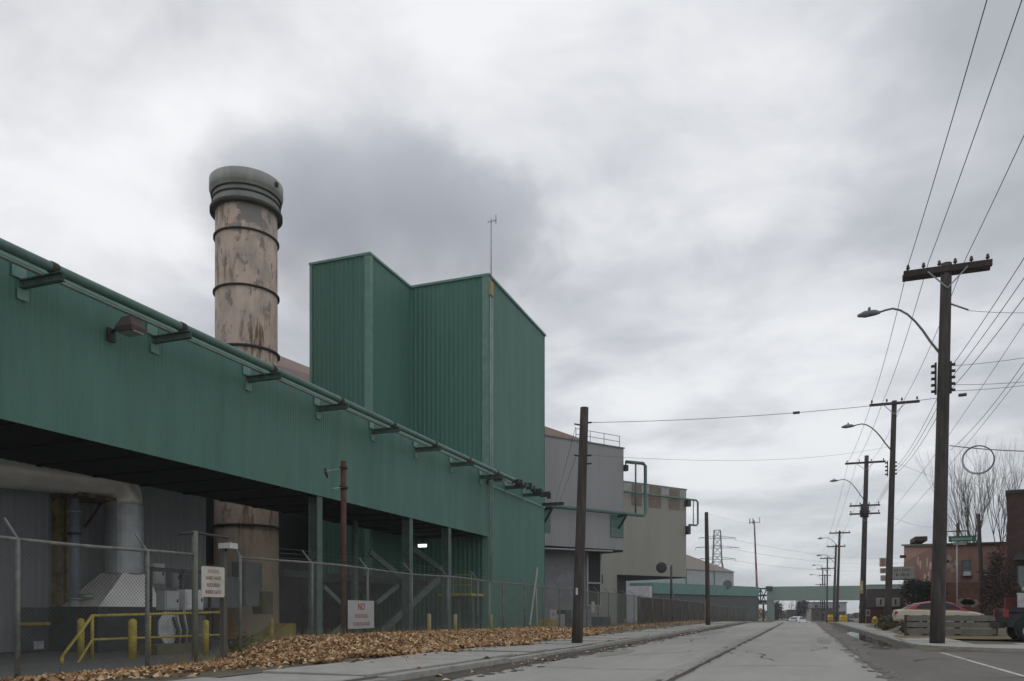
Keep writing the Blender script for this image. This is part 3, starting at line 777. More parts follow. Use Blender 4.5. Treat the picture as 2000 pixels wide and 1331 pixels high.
# rusty pole with a bracket arm
p = onX(671, 901, -16.2)
rp_ = thing('rusty_post', 'thin red-brown steel post with a small lamp arm in front of the gallery', 'post', (p.x, p.y, -.1))
part('shaft', MB().tube([(p.x, p.y, -.1), (p.x, p.y, p.z)], .11, 10), M('red_brown_steel', (.115, .05, .04), .8, .25, 5), rp_)
ar = part('arm', MB().tube([(p.x, p.y, p.z-.28), (p.x-.15, p.y-1.0, p.z-.55)], .02, 6).tube([(p.x, p.y, p.z-1.0), (p.x+.0, p.y-.75, p.z-1.15)], .03, 6), galv, rp_)
part('lamp_head', MB().tube([(p.x-.15, p.y-1.0, p.z-.42), (p.x-.15, p.y-.93, p.z-.6), (p.x-.12, p.y-.86, p.z-.78)], [.03, .06, .02], 8), dark_metal, ar)
part('collar', MB().tube([(p.x, p.y, p.z-.3), (p.x, p.y, p.z-.2)], .15, 10).tube([(p.x, p.y, p.z-1.05), (p.x, p.y, p.z-.95)], .17, 10), rust, rp_)

# ------------------------------------------------------------------ chimney
cx0, cy0 = -30.8, 37.8
tt = 46.2
def cz(py): return EYE + (HY - py) / F * tt
ch = thing('chimney', 'large round weathered pinkish chimney with flared grey top and dark rings', 'chimney', (cx0, cy0, -.24))
chim = bpy.data.materials.new('peeling_chimney_paint'); chim.use_nodes = True
def _chim():
    nt = chim.node_tree; ns = nt.nodes; lk = nt.links.new; b = ns['Principled BSDF']; b.inputs['Roughness'].default_value = .8
    t = ns.new('ShaderNodeTexCoord')
    def noise(sc, ms, det=8, off=0, ro=.6):
        mp = ns.new('ShaderNodeMapping'); mp.inputs['Scale'].default_value = ms; mp.inputs['Location'].default_value = (off,)*3
        lk(t.outputs['Object'], mp.inputs[0]); n = ns.new('ShaderNodeTexNoise'); n.inputs['Scale'].default_value = sc
        n.inputs['Detail'].default_value = det; n.inputs['Roughness'].default_value = ro; lk(mp.outputs[0], n.inputs['Vector']); return n.outputs['Fac']
    def rng(s, a, bb, lo=0., hi=1.):
        n = ns.new('ShaderNodeMapRange'); n.inputs[1].default_value = a; n.inputs[2].default_value = bb
        n.inputs[3].default_value = lo; n.inputs[4].default_value = hi; lk(s, n.inputs[0]); return n.outputs[0]
    def mx(f, a, bb):
        n = ns.new('ShaderNodeMixRGB'); lk(f, n.inputs[0])
        for i, v in ((1, a), (2, bb)):
            if isinstance(v, tuple): n.inputs[i].default_value = (*v, 1)
            else: lk(v, n.inputs[i])
        return n.outputs[0]
    def mu(a, bb):
        n = ns.new('ShaderNodeMath'); n.operation = 'MULTIPLY'; lk(a, n.inputs[0]); lk(bb, n.inputs[1]); return n.outputs[0]
    sx = ns.new('ShaderNodeSeparateXYZ'); lk(t.outputs['Object'], sx.inputs[0]); Z = sx.outputs[2]
    base = mx(rng(noise(.5, (1, 1, .5)), .35, .65), (.60, .455, .365), (.72, .57, .47))
    # paint gone in the upper half
    upper = rng(Z, 17, 22)
    base = mx(mu(rng(noise(1.1, (1, 1, .4), 10, 4), .44, .60, 0, .75), rng(Z, 13, 21)), base, (.37, .32, .285))
    base = mx(rng(noise(1.9, (1, 1, .4), 12, 9, .72), .545, .585, 0, .8), base, (.23, .18, .15))
    base = mx(rng(noise(2.2, (1, 1, .04), 5, 19, .6), .52, .72, 0, .35), base, (.30, .235, .19))
    base = mx(mu(rng(noise(2.6, (1, 1, .15), 9, 13), .50, .60, 0, .9), rng(noise(.45, (1, 1, .3), 3, 3), .46, .56)), base, (.15, .085, .045))
    base = mx(mu(rng(noise(.8, (1, 1, 1), 9, 33), .5, .56, 0, .9), rng(Z, 22, 24)), base, (.24, .225, .21))
    base = mx(rng(Z, 7.5, 4.5, 0, .8), base, mx(rng(noise(.6, (1, 1, .5), 6, 8), .4, .6), (.66, .46, .27), (.48, .43, .33)))
    lk(base, b.inputs['Base Color'])
_chim()
def pr(l): return [(r, cz(y+19)) for r, y in l]
part('shaft', MB().lathe([(1.86, -.24), (1.82, cz(1030)), (1.76, cz(690)), (1.75, cz(398))], 64, (cx0, cy0)), chim, ch)
capm = M('grey_chimney_crown', (.36, .36, .335), .75, .15, 1.5, (.22, .22, .205), .6, .9, .2, True)
part('crown', MB().lathe(pr([(1.78, 404), (1.88, 402), (1.88, 385)]), 64, (cx0, cy0)).lathe(pr([(1.86, 385), (1.87, 380), (1.92, 371), (2.02, 367), (2.08, 365), (2.08, 345), (2.02, 345), (1.97, 349), (1.85, 384), (1.0, 386)]), 64, (cx0, cy0)), capm, ch)
ringm = M('ring_steel', (.045, .042, .04), .7, .3, 4)
def ring(py, r, h, name='ring', m=ringm):
    part(name, MB().lathe([(r-.2, cz(py)-h/2), (r, cz(py)-h/2), (r, cz(py)+h/2), (r-.2, cz(py)+h/2)], 64, (cx0, cy0)), m, ch)
ring(422, 2.05, .22); ring(403, 1.95, .09); ring(474, 1.86, .09); ring(580, 1.88, .09); ring(694, 1.90, .12); ring(1032, 1.93, .14)
ring(393, 2.0, .07)
for sgn in (-1, 1):
    part('lug', MB().box(cx0+sgn*2.12-.07, cx0+sgn*2.12+.07, cy0-.1, cy0+.1, cz(379), cz(371)), ringm, ch)

# smoke: a real volume drifting from the chimney mouth
def smoke():
    blobs = [(*atT(px, py, t), r_, k) for px, py, t, r_, k in (
        (500, 345, 46.5, 2.6, 1.0), (540, 335, 48, 3.6, 1.0), (480, 335, 50, 3.6, 1.0), (595, 370, 52, 4.4, 1.0), (445, 375, 52, 3.9, .9), (520, 430, 55, 5.2, .95),
        (670, 400, 58, 5.6, .95), (610, 480, 61, 5.6, .9), (760, 370, 66, 7.0, .92), (730, 460, 67, 7.0, .88), (850, 400, 76, 8.0, .85), (940, 440, 84, 9.0, .75), (1040, 460, 92, 9.5, .62), (640, 560, 66, 5.5, .6), (860, 500, 80, 8, .7))]
    mb = MB(); mb.lathe([(0.01, 0), (.5, .05), (.85, .2), (1, .5), (.85, .8), (.5, .95), (0.01, 1)], 20)
    me = mb.mesh('smoke', None) if False else None
    mb.v = [(-36.5 + x*21 + y*2, 62.0 + y*31.0, 19.0 + z*40.0) for x, y, z in mb.v]
    m = bpy.data.materials.new('smoke_volume'); m.use_nodes = True; nt = m.node_tree; ns = nt.nodes; lk = nt.links.new
    ns.remove(ns['Principled BSDF']); out = ns['Material Output']
    g = ns.new('ShaderNodeNewGeometry'); pos = g.outputs['Position']
    def nz(sc, det, off):
        mp = ns.new('ShaderNodeMapping'); mp.inputs['Location'].default_value = (off,)*3; lk(pos, mp.inputs[0])
        n = ns.new('ShaderNodeTexNoise'); n.inputs['Scale'].default_value = sc; n.inputs['Detail'].default_value = det
        lk(mp.outputs[0], n.inputs['Vector']); return n.outputs['Fac']
    def mth(op, a, b=None, clamp=False):
        n = ns.new('ShaderNodeMath'); n.operation = op; n.use_clamp = clamp
        for i, v in ((0, a), (1, b)):
            if v is None: continue
            if isinstance(v, (int, float)): n.inputs[i].default_value = v
            else: lk(v, n.inputs[i])
        return n.outputs[0]
    acc = None
    for x, y, z, r, k in blobs:
        d = ns.new('ShaderNodeVectorMath'); d.operation = 'DISTANCE'; lk(pos, d.inputs[0]); d.inputs[1].default_value = (x, y, z)
        mr = ns.new('ShaderNodeMapRange'); lk(d.outputs['Value'], mr.inputs[0])
        mr.inputs[1].default_value = r*1.2; mr.inputs[2].default_value = r*.55; mr.inputs[3].default_value = 0; mr.inputs[4].default_value = k
        acc = mr.outputs[0] if acc is None else mth('MAXIMUM', acc, mr.outputs[0])
    n = mth('ADD', mth('MULTIPLY', nz(.32, 6, 3), 1.1), mth('MULTIPLY', nz(.85, 6, 8), .85))
    f = mth('SUBTRACT', mth('ADD', mth('MULTIPLY', acc, 1.25), mth('MULTIPLY', n, 1.15)), 1.57, )
    f = mth('MULTIPLY', mth('MULTIPLY', mth('MAXIMUM', f, 0.0), mth('MINIMUM', mth('MULTIPLY', acc, 4), 1)), .25)
    v = ns.new('ShaderNodeVolumePrincipled'); v.inputs['Color'].default_value = (.93, .95, 1.0, 1)
    v.inputs['Anisotropy'].default_value = .2
    lk(f, v.inputs['Density']); lk(v.outputs[0], out.inputs['Volume'])
    o = bpy.data.objects.new('smoke', mb.mesh('smoke', m)); COL.objects.link(o)
    o['kind'] = 'stuff'; o['label'] = 'grey smoke billowing from the chimney and drifting right'
smoke()

# ------------------------------------------------------------------ oblique buildings down the street
def oblique(name, label, corner, rz):
    return thing(name, label, 'building', corner, rz)
# local frame: +x along the street-side face away from the viewer, -y outward towards the street
GR = math.atan2(.826, .5635)
grey = oblique('grey_industrial_building', 'grey corrugated overhanging building with green pipe and brown roof, right of the green tower', (-16.7, 76.9, 0), GR)
LW = dict(world=False)
gw = M('light_grey_cladding', (.345, .345, .35), .55, .06, .7, (.30, .30, .305), .5, .35, .25, True)
part('upper_body', MB().box(-17, 0, .06, 9, 7.5, 17.6), gw, grey, **LW)
part('cladding', MB().corr((-17, .05), (0, .05), 7.48, 17.6, (0, -1), .3, .012), gw, grey, **LW)
part('end_cladding', MB().corr((.02, .05), (.02, 9), 7.48, 17.6, (1, 0), .3, .035), gw, grey, **LW)
part('coping', MB().box(-17, .08, -.06, 9.05, 17.6, 17.72), M('dull_coping', (.20, .21, .22), .6), grey, **LW)
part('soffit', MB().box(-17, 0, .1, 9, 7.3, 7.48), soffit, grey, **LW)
part('lower_wall', MB().box(-17, -2.0, 2.2, 9, -.3, 7.3), M('grey_wall', (.27, .28, .29), .7, .1, .8, (.2, .2, .2), .5, .5), grey, **LW)
wy = 2.15
for z0, z1 in ((2.05, 4.15), (4.3, 7.25)):
    part('louvre_opening', MB().box(-2.9, -1.3, wy-.08, wy+.04, z0, z1), Msimple('dark_opening', (.03, .03, .03), .8), grey, **LW)
part('opening_frame', MB().box(-3.05, -2.9, wy-.12, wy+.06, 1.9, 7.28).box(-1.3, -1.15, wy-.12, wy+.06, 1.9, 7.28).box(-2.9, -1.3, wy-.12, wy+.06, 1.9, 2.05).box(-2.9, -1.3, wy-.12, wy+.06, 4.15, 4.3), M('pale_frame', (.45, .46, .45), .6), grey, **LW)
part('roof', MB().add([(-17, .3, 17.7), (-3.4, .3, 17.73), (-12, 7, 21.6), (-17, 7, 22.4), (-3.4, 9, 17.72)], [(0, 1, 2, 3), (1, 4, 2)]), brown_roof, grey, **LW)
for zz in (18.3, 18.85):
    part('roof_rail', MB().bar((-6, .25, zz), (-.3, .25, zz), .05), galv, grey, **LW)
for x in (-6, -4.2, -2.4, -.35):
    part('rail_post', MB().bar((x, .25, 17.7), (x, .25, 18.88), .05), galv, grey, **LW)
part('pipe', MB().tube([(-13, -.75, 11.0), (2.0, -.75, 11.0), (2.25, -.75, 11.25), (2.25, -.75, 16.0), (2.0, -.7, 16.25), (-.0, -.3, 16.25)], .17, 10), green_pipe, grey, **LW)
part('pipe', MB().tube([(.9, -.75, 11.1), (.9, -.75, 16.15)], .09, 8), green_pipe, grey, **LW)
for x in (-10.0, -.75):
    part('bracket_plate', MB().box(x-1.0, x+.7, -.04, .0, 8.7, 10.9), green_pipe, grey, **LW)
    part('bracket', MB().bar((x, 0, 10.8), (x, -1.2, 10.8), .2).bar((x, -.05, 9.6), (x, -1.1, 10.7), .16), dark_metal, grey, **LW)
part('flood_lamp', MB().box(.05, .45, -.2, .2, 15.4, 16.0).bar((.25, 0, 15.9), (.25, 0, 16.3), .1), dark_metal, grey, **LW)
part('cross_pipe', MB().tube([(-12.5, -.9, 7.05), (-2.0, -.5, 7.25)], .09, 8), galv, grey, **LW)

tan_m = M('tan_render', (.34, .335, .285), .8, .06, .6, (.30, .295, .25), .5, .3, .3, True)
rustp = M('rust_patch', (.23, .185, .145), .85, .15, 1.5, (.16, .11, .08), .6, 1.2, .2)
tanb = oblique('tan_industrial_building', 'tan windowless overhanging building with rust patches, beyond the grey one', (-15.8, 115, 0), GR)
part('upper_body', MB().box(-26, 0, 0, 12, 6.4, 19.0), tan_m, tanb, **LW)
part('lower_wall', MB().box(-26, -13.6, .0, 12, -1.3, 6.395), tan_m, tanb, **LW)
part('rear_column', MB().box(-13.6, -10.5, 1.5, 12, -1.3, 6.3), dark_wall, tanb, **LW)
part('coping', MB().box(-26, .1, -.1, 12, 19.0, 19.18), M('dull_coping', (.2,.21,.22)), tanb, **LW)
part('pale_band', MB().box(-26, -.03, -.04, -.001, 17.9, 19.0), M('pale_band', (.38, .38, .36), .7), tanb, **LW)
for x0, x1 in ((-10.9, -9.0), (-7.6, -5.2), (-3.6, -1.4)):
    part('rust_patch', MB().box(x0, x1, -.06, -.042, 16.0, 18.9), rustp, tanb, **LW)
part('pipe', MB().tube([(-26, -.6, 17.6), (1.5, -.6, 17.6), (1.8, -.6, 17.3), (1.8, -.6, 14.2), (1.5, -.6, 13.95), (.0, -.5, 13.95)], .14, 10), green_pipe, tanb, **LW)
part('pipe', MB().tube([(.85, -.6, 14.0), (.85, -.6, 17.5)], .07, 8), green_pipe, tanb, **LW)
part('bracket', MB().box(-.4, .25, -.7, -.065, 16.6, 17.5).box(-.2, .3, -.6, .1, 12.6, 13.8), dark_metal, tanb, **LW)
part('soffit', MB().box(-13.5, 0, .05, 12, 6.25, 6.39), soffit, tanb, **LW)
part('wall_lamp', MB().box(-17.2, -16.6, -.5, -.01, 5.1, 6.3), dark_metal, tanb, **LW)

def P2(px, t): a, b = ray(px); return Vector((a*t, b*t, 0))
fa, fb = P2(1275, 177), P2(1433, 200)
fd = (fb-fa); FR = math.atan2(fd.y, fd.x); FL = fd.length
far = oblique('gabled_shed', 'far pale grey shed with brown hipped roof and green fascia beyond the tan building', (fb.x, fb.y, -1), FR)
pale = M('pale_grey_wall', (.42, .42, .43), .7, .08, .8)
part('wall', MB().box(-FL-20, 0, 0, 30, -.5, 12.6), pale, far, **LW)
part('roof', MB().add([(-FL-20, -.4, 12.61), (.4, -.4, 12.61), (.4, 30, 12.61), (-16.5, 14, 20.4), (-FL-20, 14, 20.4), (-FL-20, 30, 12.61)],
     [(0, 1, 3, 4), (1, 2, 3), (3, 2, 5, 4)]), M('grey_brown_roof', (.25, .205, .18), .85, .12, .8, (.18, .14, .12), .5, .4, .2), far, **LW)
part('low_annexe', MB().box(-FL-8, 1.5, -6, -.05, -.5, 6.3), M('annexe_wall', (.10, .105, .105), .8), far, **LW)
part('green_fascia', MB().box(-FL-8.2, 1.2, -6.4, -.06, 6.35, 8.7), M('teal_fascia', (.13, .26, .225), .6, .1, 1), far, **LW)
for x in (-21, -9): part('downpipe', MB().tube([(x, -.15, 6.4), (x, -.15, 12.5)], .12, 6), green_pipe, far, **LW)
part('fascia_leg', MB().box(.2, 1.1, -6, -5, -.3, 6.34), M('teal_fascia', (.08,.24,.20)), far, **LW)
wsh = thing('white_shed', 'small white block seen through the opening under the tan building', 'building', (*P2(1260, 150)[:2], -1))
c = P2(1258, 150)
part('wall', MB().box(c.x-5, c.x+1.0, c.y, c.y+3, -1, 6.4), M('white_wall', (.5, .5, .51), .7), wsh)
part('canopy', MB().prism([(c.x+1.01, c.y, 3.0), (c.x+4.5, c.y, 1.4), (c.x+4.5, c.y, 1.6), (c.x+1.01, c.y, 3.6)], (0, 2.5, 0)), M('white_paint', (.62,.63,.63)), wsh)

# ------------------------------------------------------------------ overpass gallery across the street, pipe bridge
OV = 212
ov_m = M('far_green_cladding', (.25, .335, .29), .7, .08, .4, (.22, .29, .255), .5, .2, .3, True)
ov = thing('bridge_gallery', 'green enclosed gallery crossing over the far end of the street', 'bridge', (-8, OV, -1))
za, zb = zY(1146, 1520, OV), zY(1173, 1520, OV)
part('span', MB().box(-8.6, 46, OV, OV+5, zb, za), ov_m, ov)
part('end_roof', MB().box(15, 46, OV-.2, OV+5, za+.002, za+.25), ov_m, ov)
for x0, x1 in ((-8.6, -6.9), (28, 29.5)): part('tower_leg', MB().box(x0, x1, OV+.2, OV+4.8, -1.2, zb-.003), ov_m, ov)
part('hopper', MB().box(-8.9, -7.2, OV-.4, OV-.01, za-1.1, za+.1), dark_metal, ov)
pb = thing('pipe_bridge', 'dark steel lattice pipe bridge left of the far green gallery', 'bridge', (-15, OV, -1))
tr = MB(); z0, z1 = zY(1180, 1460, OV), zY(1150, 1460, OV)
X0, X1 = -19.5, -8.7
for yy in (OV+.5, OV+3):
    tr.bar((X0, yy, z0), (X1, yy, z0), .3).bar((X0, yy, z1), (X1, yy, z1), .3)
    k = 7; st = (X1-X0)/k
    for i in range(k):
        a = X0+i*st
        tr.bar((a, yy, z0), (a+st, yy, z1), .14).bar((a, yy, z1), (a+st, yy, z0), .14).bar((a, yy, z0), (a, yy, z1), .2)
part('truss', tr, dark_metal, pb)
part('pipe', MB().tube([(X0, OV+1.8, z0+.6), (X1, OV+1.8, z0+.6)], .4, 8).tube([(X0, OV+1.3, z0+2.2), (X1, OV+1.3, z0+2.2)], .25, 8), green_pipe, pb)
for x in (-18, -13.5, -9.5): part('leg', MB().box(x-.2, x+.2, OV+1, OV+1.4, -1.2, z0-.15), dark_metal, pb)

# transmission tower
def lattice(px, ybase, ytop, t, arms):
    c = atT(px, ytop, t); zt_ = c.z; W = 3.3
    pyl = thing('transmission_tower', 'steel lattice high-voltage tower behind the far shed', 'pylon', (c.x, c.y, -1))
    def hw(z): 
        f = (z+1)/(zt_+1); return W*(1-f)**.8 + .9 if f < .55 else 2.2-.8*(f-.55)/.45
    m = MB(); zs = [-1 + (zt_+1)*i/11 for i in range(12)]
    for i in range(11):
        a, b = zs[i], zs[i+1]; ha, hb = hw(a), hw(b)
        for sx, sy in ((1,1),(1,-1),(-1,1),(-1,-1)):
            m.bar((c.x+sx*ha, c.y+sy*ha, a), (c.x+sx*hb, c.y+sy*hb, b), .3)
        for s in (1, -1):
            m.bar((c.x-ha, c.y+s*ha, a), (c.x+hb, c.y+s*hb, b), .16).bar((c.x+ha, c.y+s*ha, a), (c.x-hb, c.y+s*hb, b), .16)
            m.bar((c.x+s*ha, c.y-ha, a), (c.x+s*hb, c.y+hb, b), .16)
            m.bar((c.x-hb, c.y+s*hb, b), (c.x+hb, c.y+s*hb, b), .16)
    part('lattice', m, M('tower_steel', (.12, .13, .14), .6), pyl)
    for py, half in arms:
        z = atT(px, py, t).z; am = MB()
        d = Vector((cs, sn, 0))
        for s in (-1, 1):
            e = Vector((c.x, c.y, z)) + d*half*s
            am.bar((c.x, c.y, z+1.1), e, .16).bar((c.x, c.y, z-.3), e, .2)
            for j in range(1, 5):
                q = Vector((c.x, c.y, z-.3)).lerp(e, j/5); q2 = Vector((c.x, c.y, z+1.1)).lerp(e, (j+.5)/5.5); am.bar(q, q2, .1)
            am.bar(e, e-Vector((0, 0, 1.3)), .14)
        part('crossarm', am, M('tower_steel', (.12, .13, .14)), pyl)
lattice(1401, 1200, 1036, 360, ((1051, 8.5), (1070, 10), (1092, 8.5)))
mst = thing('radio_mast', 'red and white radio mast with antennas at the top beyond the pipe bridge', 'mast', atT(1479, 1205, 270).to_tuple())
mt = atT(1473, 1017, 270); mbse = atT(1481, 1210, 270)
seg = 6
for i in range(seg):
    a = mbse.lerp(mt, i/seg); b = mbse.lerp(mt, (i+1)/seg)
    part('mast_section', MB().tube([a, b], [.42-.03*i, .39-.03*i], 8), M('mast_red', (.30, .10, .08), .6) if i < 5 else M('mast_grey', (.25, .2, .2), .6), mst)
part('antenna', MB().bar(mt+Vector((-1.6*cs, -1.6*sn, -.6)), mt+Vector((1.6*cs, 1.6*sn, -.6)), .2).bar(mt+Vector((-1.5*cs, -1.5*sn, -1.2)), mt+Vector((-1.5*cs, -1.5*sn, .6)), .3).bar(mt+Vector((-.4, 0, -1.2)), mt+Vector((-.4, 0, .7)), .3).bar(mt+Vector((1.9*cs, 1.9*sn, -1.0)), mt+Vector((1.9*cs, 1.9*sn, 1.2)), .18), dark_metal, mst)

# ------------------------------------------------------------------ chain-link fence
FX, FT = -13.15, 2.66
fz = lambda y: gz(FX, y)
fn = thing('chain_link_fence', 'chain link fence with angled barbed wire arms above the leaf bank', 'fence', (FX, 15.9, .1))
posts = [15.9 + 3.04*k for k in range(0, 17)]
def fence_post(y, x=FX, top=FT, r=.04, par=fn):
    po = part('post', MB().tube([(x, y, gz(x, y)-.1), (x, y, top+.02)], r, 8), fence_steel, par)
    return po
for y in posts:
    po = fence_post(y)
    part('barb_arm', MB().bar((FX, y, FT), (FX-.33, y, FT+.38), .035), fence_steel, po)
part('top_rail', MB().tube([(FX, y + (0), FT + .0 + .03*math.sin(y*.7)) for y in np.arange(15.9, 67, 1.52)], .03, 8), fence_steel, fn)
bw = MB()
for k in range(3):
    f = .3 + .35*k; bw.tube([(FX-.33*f, y, FT+.38*f - (.04 if i % 2 else 0)) for i, y in enumerate(np.arange(15.9, 67, 1.52))], .0045, 3, False)
part('barbed_wire', bw, fence_steel, fn, stuff=True)
def mesh_wires(y0, y1, zt_, pitch=.085, r=.0028, x=FX, zb=None):
    m = MB(); y = y0 - 2.6
    while y < y1:
        for s in (1, -1):
            b0 = gz(x, min(max(y, y0), y1)) if zb is None else zb
            ya, yb_ = (y, y + (zt_-b0)) if s == 1 else (y + (zt_-b0), y)
            # clip to the panel
            a = Vector((x+.03, ya, b0)); b = Vector((x+.03, yb_, zt_))
            lo, hi = (a, b) if a.y < b.y else (b, a)
            if hi.y <= y0 or lo.y >= y1: continue
            dd = hi-lo
            t0 = max(0, (y0-lo.y)/dd.y); t1 = min(1, (y1-lo.y)/dd.y)
            p, q = lo+dd*t0, lo+dd*t1
            n1_, n2_ = Vector((r, 0, 0)), Vector((0, -dd.z, dd.y)).normalized()*r
            vs = [p+n1_, p-n1_*.5+n2_, p-n1_*.5-n2_, q+n1_, q-n1_*.5+n2_, q-n1_*.5-n2_]
            m.add(vs, [(0, 1, 4, 3), (1, 2, 5, 4), (2, 0, 3, 5)])
        y += pitch
    return m
part('wire_mesh', mesh_wires(15.9, 66, FT), fence_steel, fn, stuff=True)
# left fence run beyond the gate
fl_ = thing('chain_link_fence', 'nearer chain link fence run at the left edge, ending at the tall gate post', 'fence', (FX, 10, -.1))
for y in (3.8, 6.9, 10.0, 12.95):
    po = fence_post(y, FX, 2.57, .045, fl_)
    part('barb_arm', MB().bar((FX, y, 2.57), (FX-.33, y, 2.95), .035), fence_steel, po)
part('top_rail', MB().tube([(FX, y, 2.57 + .02*math.sin(y)) for y in np.arange(2, 14.4, 1.03)], .035, 8), fence_steel, fl_)
part('wire_mesh', mesh_wires(2, 14.3, 2.57), fence_steel, fl_, stuff=True)
gt = thing('gate', 'chain link gate between the tall green post and the wooden post', 'gate', (FX, 14.4, -.05))
part('hinge_post', MB().tube([(FX, 14.35, -.1), (FX, 14.35, onX(375, 1037, FX).z)], .07, 10), M('olive_post', (.17, .18, .14), .7, .2, 5), gt)
zz = onX(375, 1040, FX).z
part('header', MB().tube([(FX-.05, 13.9, zz-.08), (FX, 14.3, zz), (FX, 15.45, zz-.02)], .03, 8), dark_metal, gt)
part('latch_post', MB().box(FX-.06, FX+.06, 15.24, 15.37, -.1, onX(442, 1062, FX).z), M('grey_wood', (.13, .12, .105), .9, .2, 6, streak=True), gt)
p = onX(440, 1063, FX+.2)
part('gate_mesh', mesh_wires(14.42, 15.2, 2.4), fence_steel, gt, stuff=True)
fld = thing('flood_lamp', 'small white floodlight on top of the wooden gate post', 'lamp', (FX+.15, 15.3, p.z-.1))
part('housing', MB().box(FX+.0, FX+.34, 15.12, 15.4, p.z-.1, p.z+.03), white, fld)
part('bracket', MB().bar((FX, 15.3, p.z-.2), (FX+.1, 15.3, p.z-.1), .04), dark_metal, fld)

# signs on the fence
def sign(px0, py0, px1, py1, label, lines, col, X=FX+.06, rnd=.05):
    a, b = onX(px0, py1, X), onX(px1, py0, X); w, h = b.y-a.y, b.z-a.z; c = (a+b)/2
    s = thing('fence_sign', label, 'sign', (X, c.y, c.z))
    def rr_(w, h, r, x):
        o = []
        for cx, cy, t0 in ((w/2-r, h/2-r, 0), (-w/2+r, h/2-r, 90), (-w/2+r, -h/2+r, 180), (w/2-r, -h/2+r, 270)):
            for i in range(5):
                t = rad(t0+22.5*i); o.append((x, cx+r*math.cos(t), cy+r*math.sin(t)))
        return o
    part('panel', MB().prism(rr_(w, h, rnd, 0), (.012, 0, 0)), M('sign_white'+str(px0), col, .5, .05, 3, (.45, .42, .35), .5, 2), s, world=False)
    for txt, zf, size, xs_, m in lines:
        text_part('lettering', txt, size*h, m, s, (.014, 0, zf*h), (rad(90), 0, rad(90)), xs_)
    return s, w, h
red_t = Msimple('sign_red', (.32, .04, .05), .6); pink_t = Msimple('sign_pink', (.50, .33, .34), .6); brn_t = Msimple('sign_brown', (.30, .22, .17), .6); mau_t = Msimple('sign_mauve', (.34, .18, .19), .6)
sign(679, 1174, 730, 1229, 'square white sign on the fence reading NO PEDESTRIAN THOROUGHFARE',
     [('NO', .27, .34, .85, red_t), ('PEDESTRIAN', -.06, .19, .80, mau_t), ('THOROUGHFARE', -.34, .19, .77, mau_t)], (.42, .43, .42), rnd=.02)
sign(393, 1109, 438, 1166, 'white sign with rounded corners and four lines of faded red words by the gate',
     [('DANGER', .34, .16, .8, pink_t), ('HARD HATS', .12, .16, .8, brn_t), ('REQUIRED', -.11, .16, .8, brn_t), ('INSIDE GATE', -.34, .16, .78, mau_t)], (.62, .60, .54))

# dark slatted fence further along
sf = thing('slatted_fence', 'long dark brown slatted chain link fence running to the far gallery', 'fence', (FX, 95, .1))
sm_ = M('dark_slat', (.075, .068, .06), .9, .35, .9, (.12, .10, .085), .5, .6, .3)
sl = MB(); y = 66.0
while y < 200:
    h = FT + drop(y)*.35 ; yn = y + .16
    sl.box(FX-.01-R.random()*.02, FX+.02, y, y+.145, gz(FX, y)-.05, h - .05 - R.random()*.05); y = yn
part('slats', sl, sm_, sf, stuff=True)
for y in np.arange(66.6, 200, 6.1):
    part('post', MB().tube([(FX+.06, y, gz(FX, y)-.1), (FX+.06, y, FT+drop(y)*.35+(1.0 if abs(y-84.9) < 1 else .05))], .05, 6), fence_steel, sf)
part('top_rail', MB().tube([(FX+.05, y, FT+drop(y)*.35) for y in np.arange(66, 200, 4)], .03, 6), fence_steel, sf)

gv = MB(); gq = random.Random(9)
for i in range(4200):
    y = 13.5 + 95*gq.random()**1.4; x = FX + gq.gauss(.05, .22); z = gz(x, y) + .02; h = gq.uniform(.1, .42); a = gq.uniform(0, 6.28); l = gq.uniform(.02, .2)
    dx, dy = math.cos(a), math.sin(a); w_ = .006 + .004*gq.random()
    gv.add([(x-dy*w_, y+dx*w_, z), (x+dy*w_, y-dx*w_, z), (x+dx*l, y+dy*l, z+h)], [(0, 1, 2)])
go_ = bpy.data.objects.new('dead_grass', gv.mesh('dead_grass', M('dead_grass_blade', (.34, .28, .15), .9, .3, 2))); COL.objects.link(go_)
go_['kind'] = 'stuff'; go_['label'] = 'dead grass stalks standing along the foot of the fence'
# things leaning / standing along the fence
for px0, py0, px1, py1, lab in ((1050, 1110, 1035, 1222, 'tall pale plank leaning left of its pair against the fence'), (1047, 1148, 1049, 1222, 'short pale upright plank behind the leaning one')):
    a, b = onX(px0, py0, FX+.12), onX(px1, py1, FX+.35)
    solo('plank', MB().bar(a, b, .05, .16), M('pale_board', (.36, .35, .32), .8, .12, 4, streak=True), lab, 'plank', b.to_tuple())
boxthing('cabinet', 'pale cabinet behind the fence beside the yellow box', 'cabinet', 1091, 1200, 1103, 1232, -15.2, .5, gbox, foot=-.24)
boxthing('storage_box', 'yellow box behind the fence under the red and white notice', 'box', 1069, 1210, 1090, 1236, -15.4, .6, yellow, foot=-.24)
boxthing('dark_cabinet', 'dark blue-green doorway cabinet left of the leaning pole', 'cabinet', 1104, 1192, 1116, 1232, -15.4, .6, Msimple('dark_teal', (.03, .045, .05)), foot=-.24)
boxthing('waste_bin', 'dark blue bin behind the fence beside the tan building', 'bin', 1175, 1205, 1192, 1228, -14.6, .8, M('blue_bin', (.04, .06, .10), .5), foot=-.24)
s, w, h = sign(1074, 1191, 1087, 1210, 'small red and white notice behind the fence above the yellow box', [('NO', .0, .5, .8, red_t)], (.5, .48, .47), X=-15.0, rnd=.02)
a, b = onX(1155, 1175, FX-.2), onX(1161, 1197, FX-.2)
solo('paper_notice', MB().box(FX-.2, FX-.18, a.y, b.y, b.z, a.z), white, 'narrow white notice on the fence right of the near pole', 'notice', (FX-.2, a.y, b.z))
sl_ = thing('striped_marker', 'tall thin yellow marker post beside the second left pole', 'post', (-9.3, 80, .14))
a = onX(1378, 1171, -9.7)
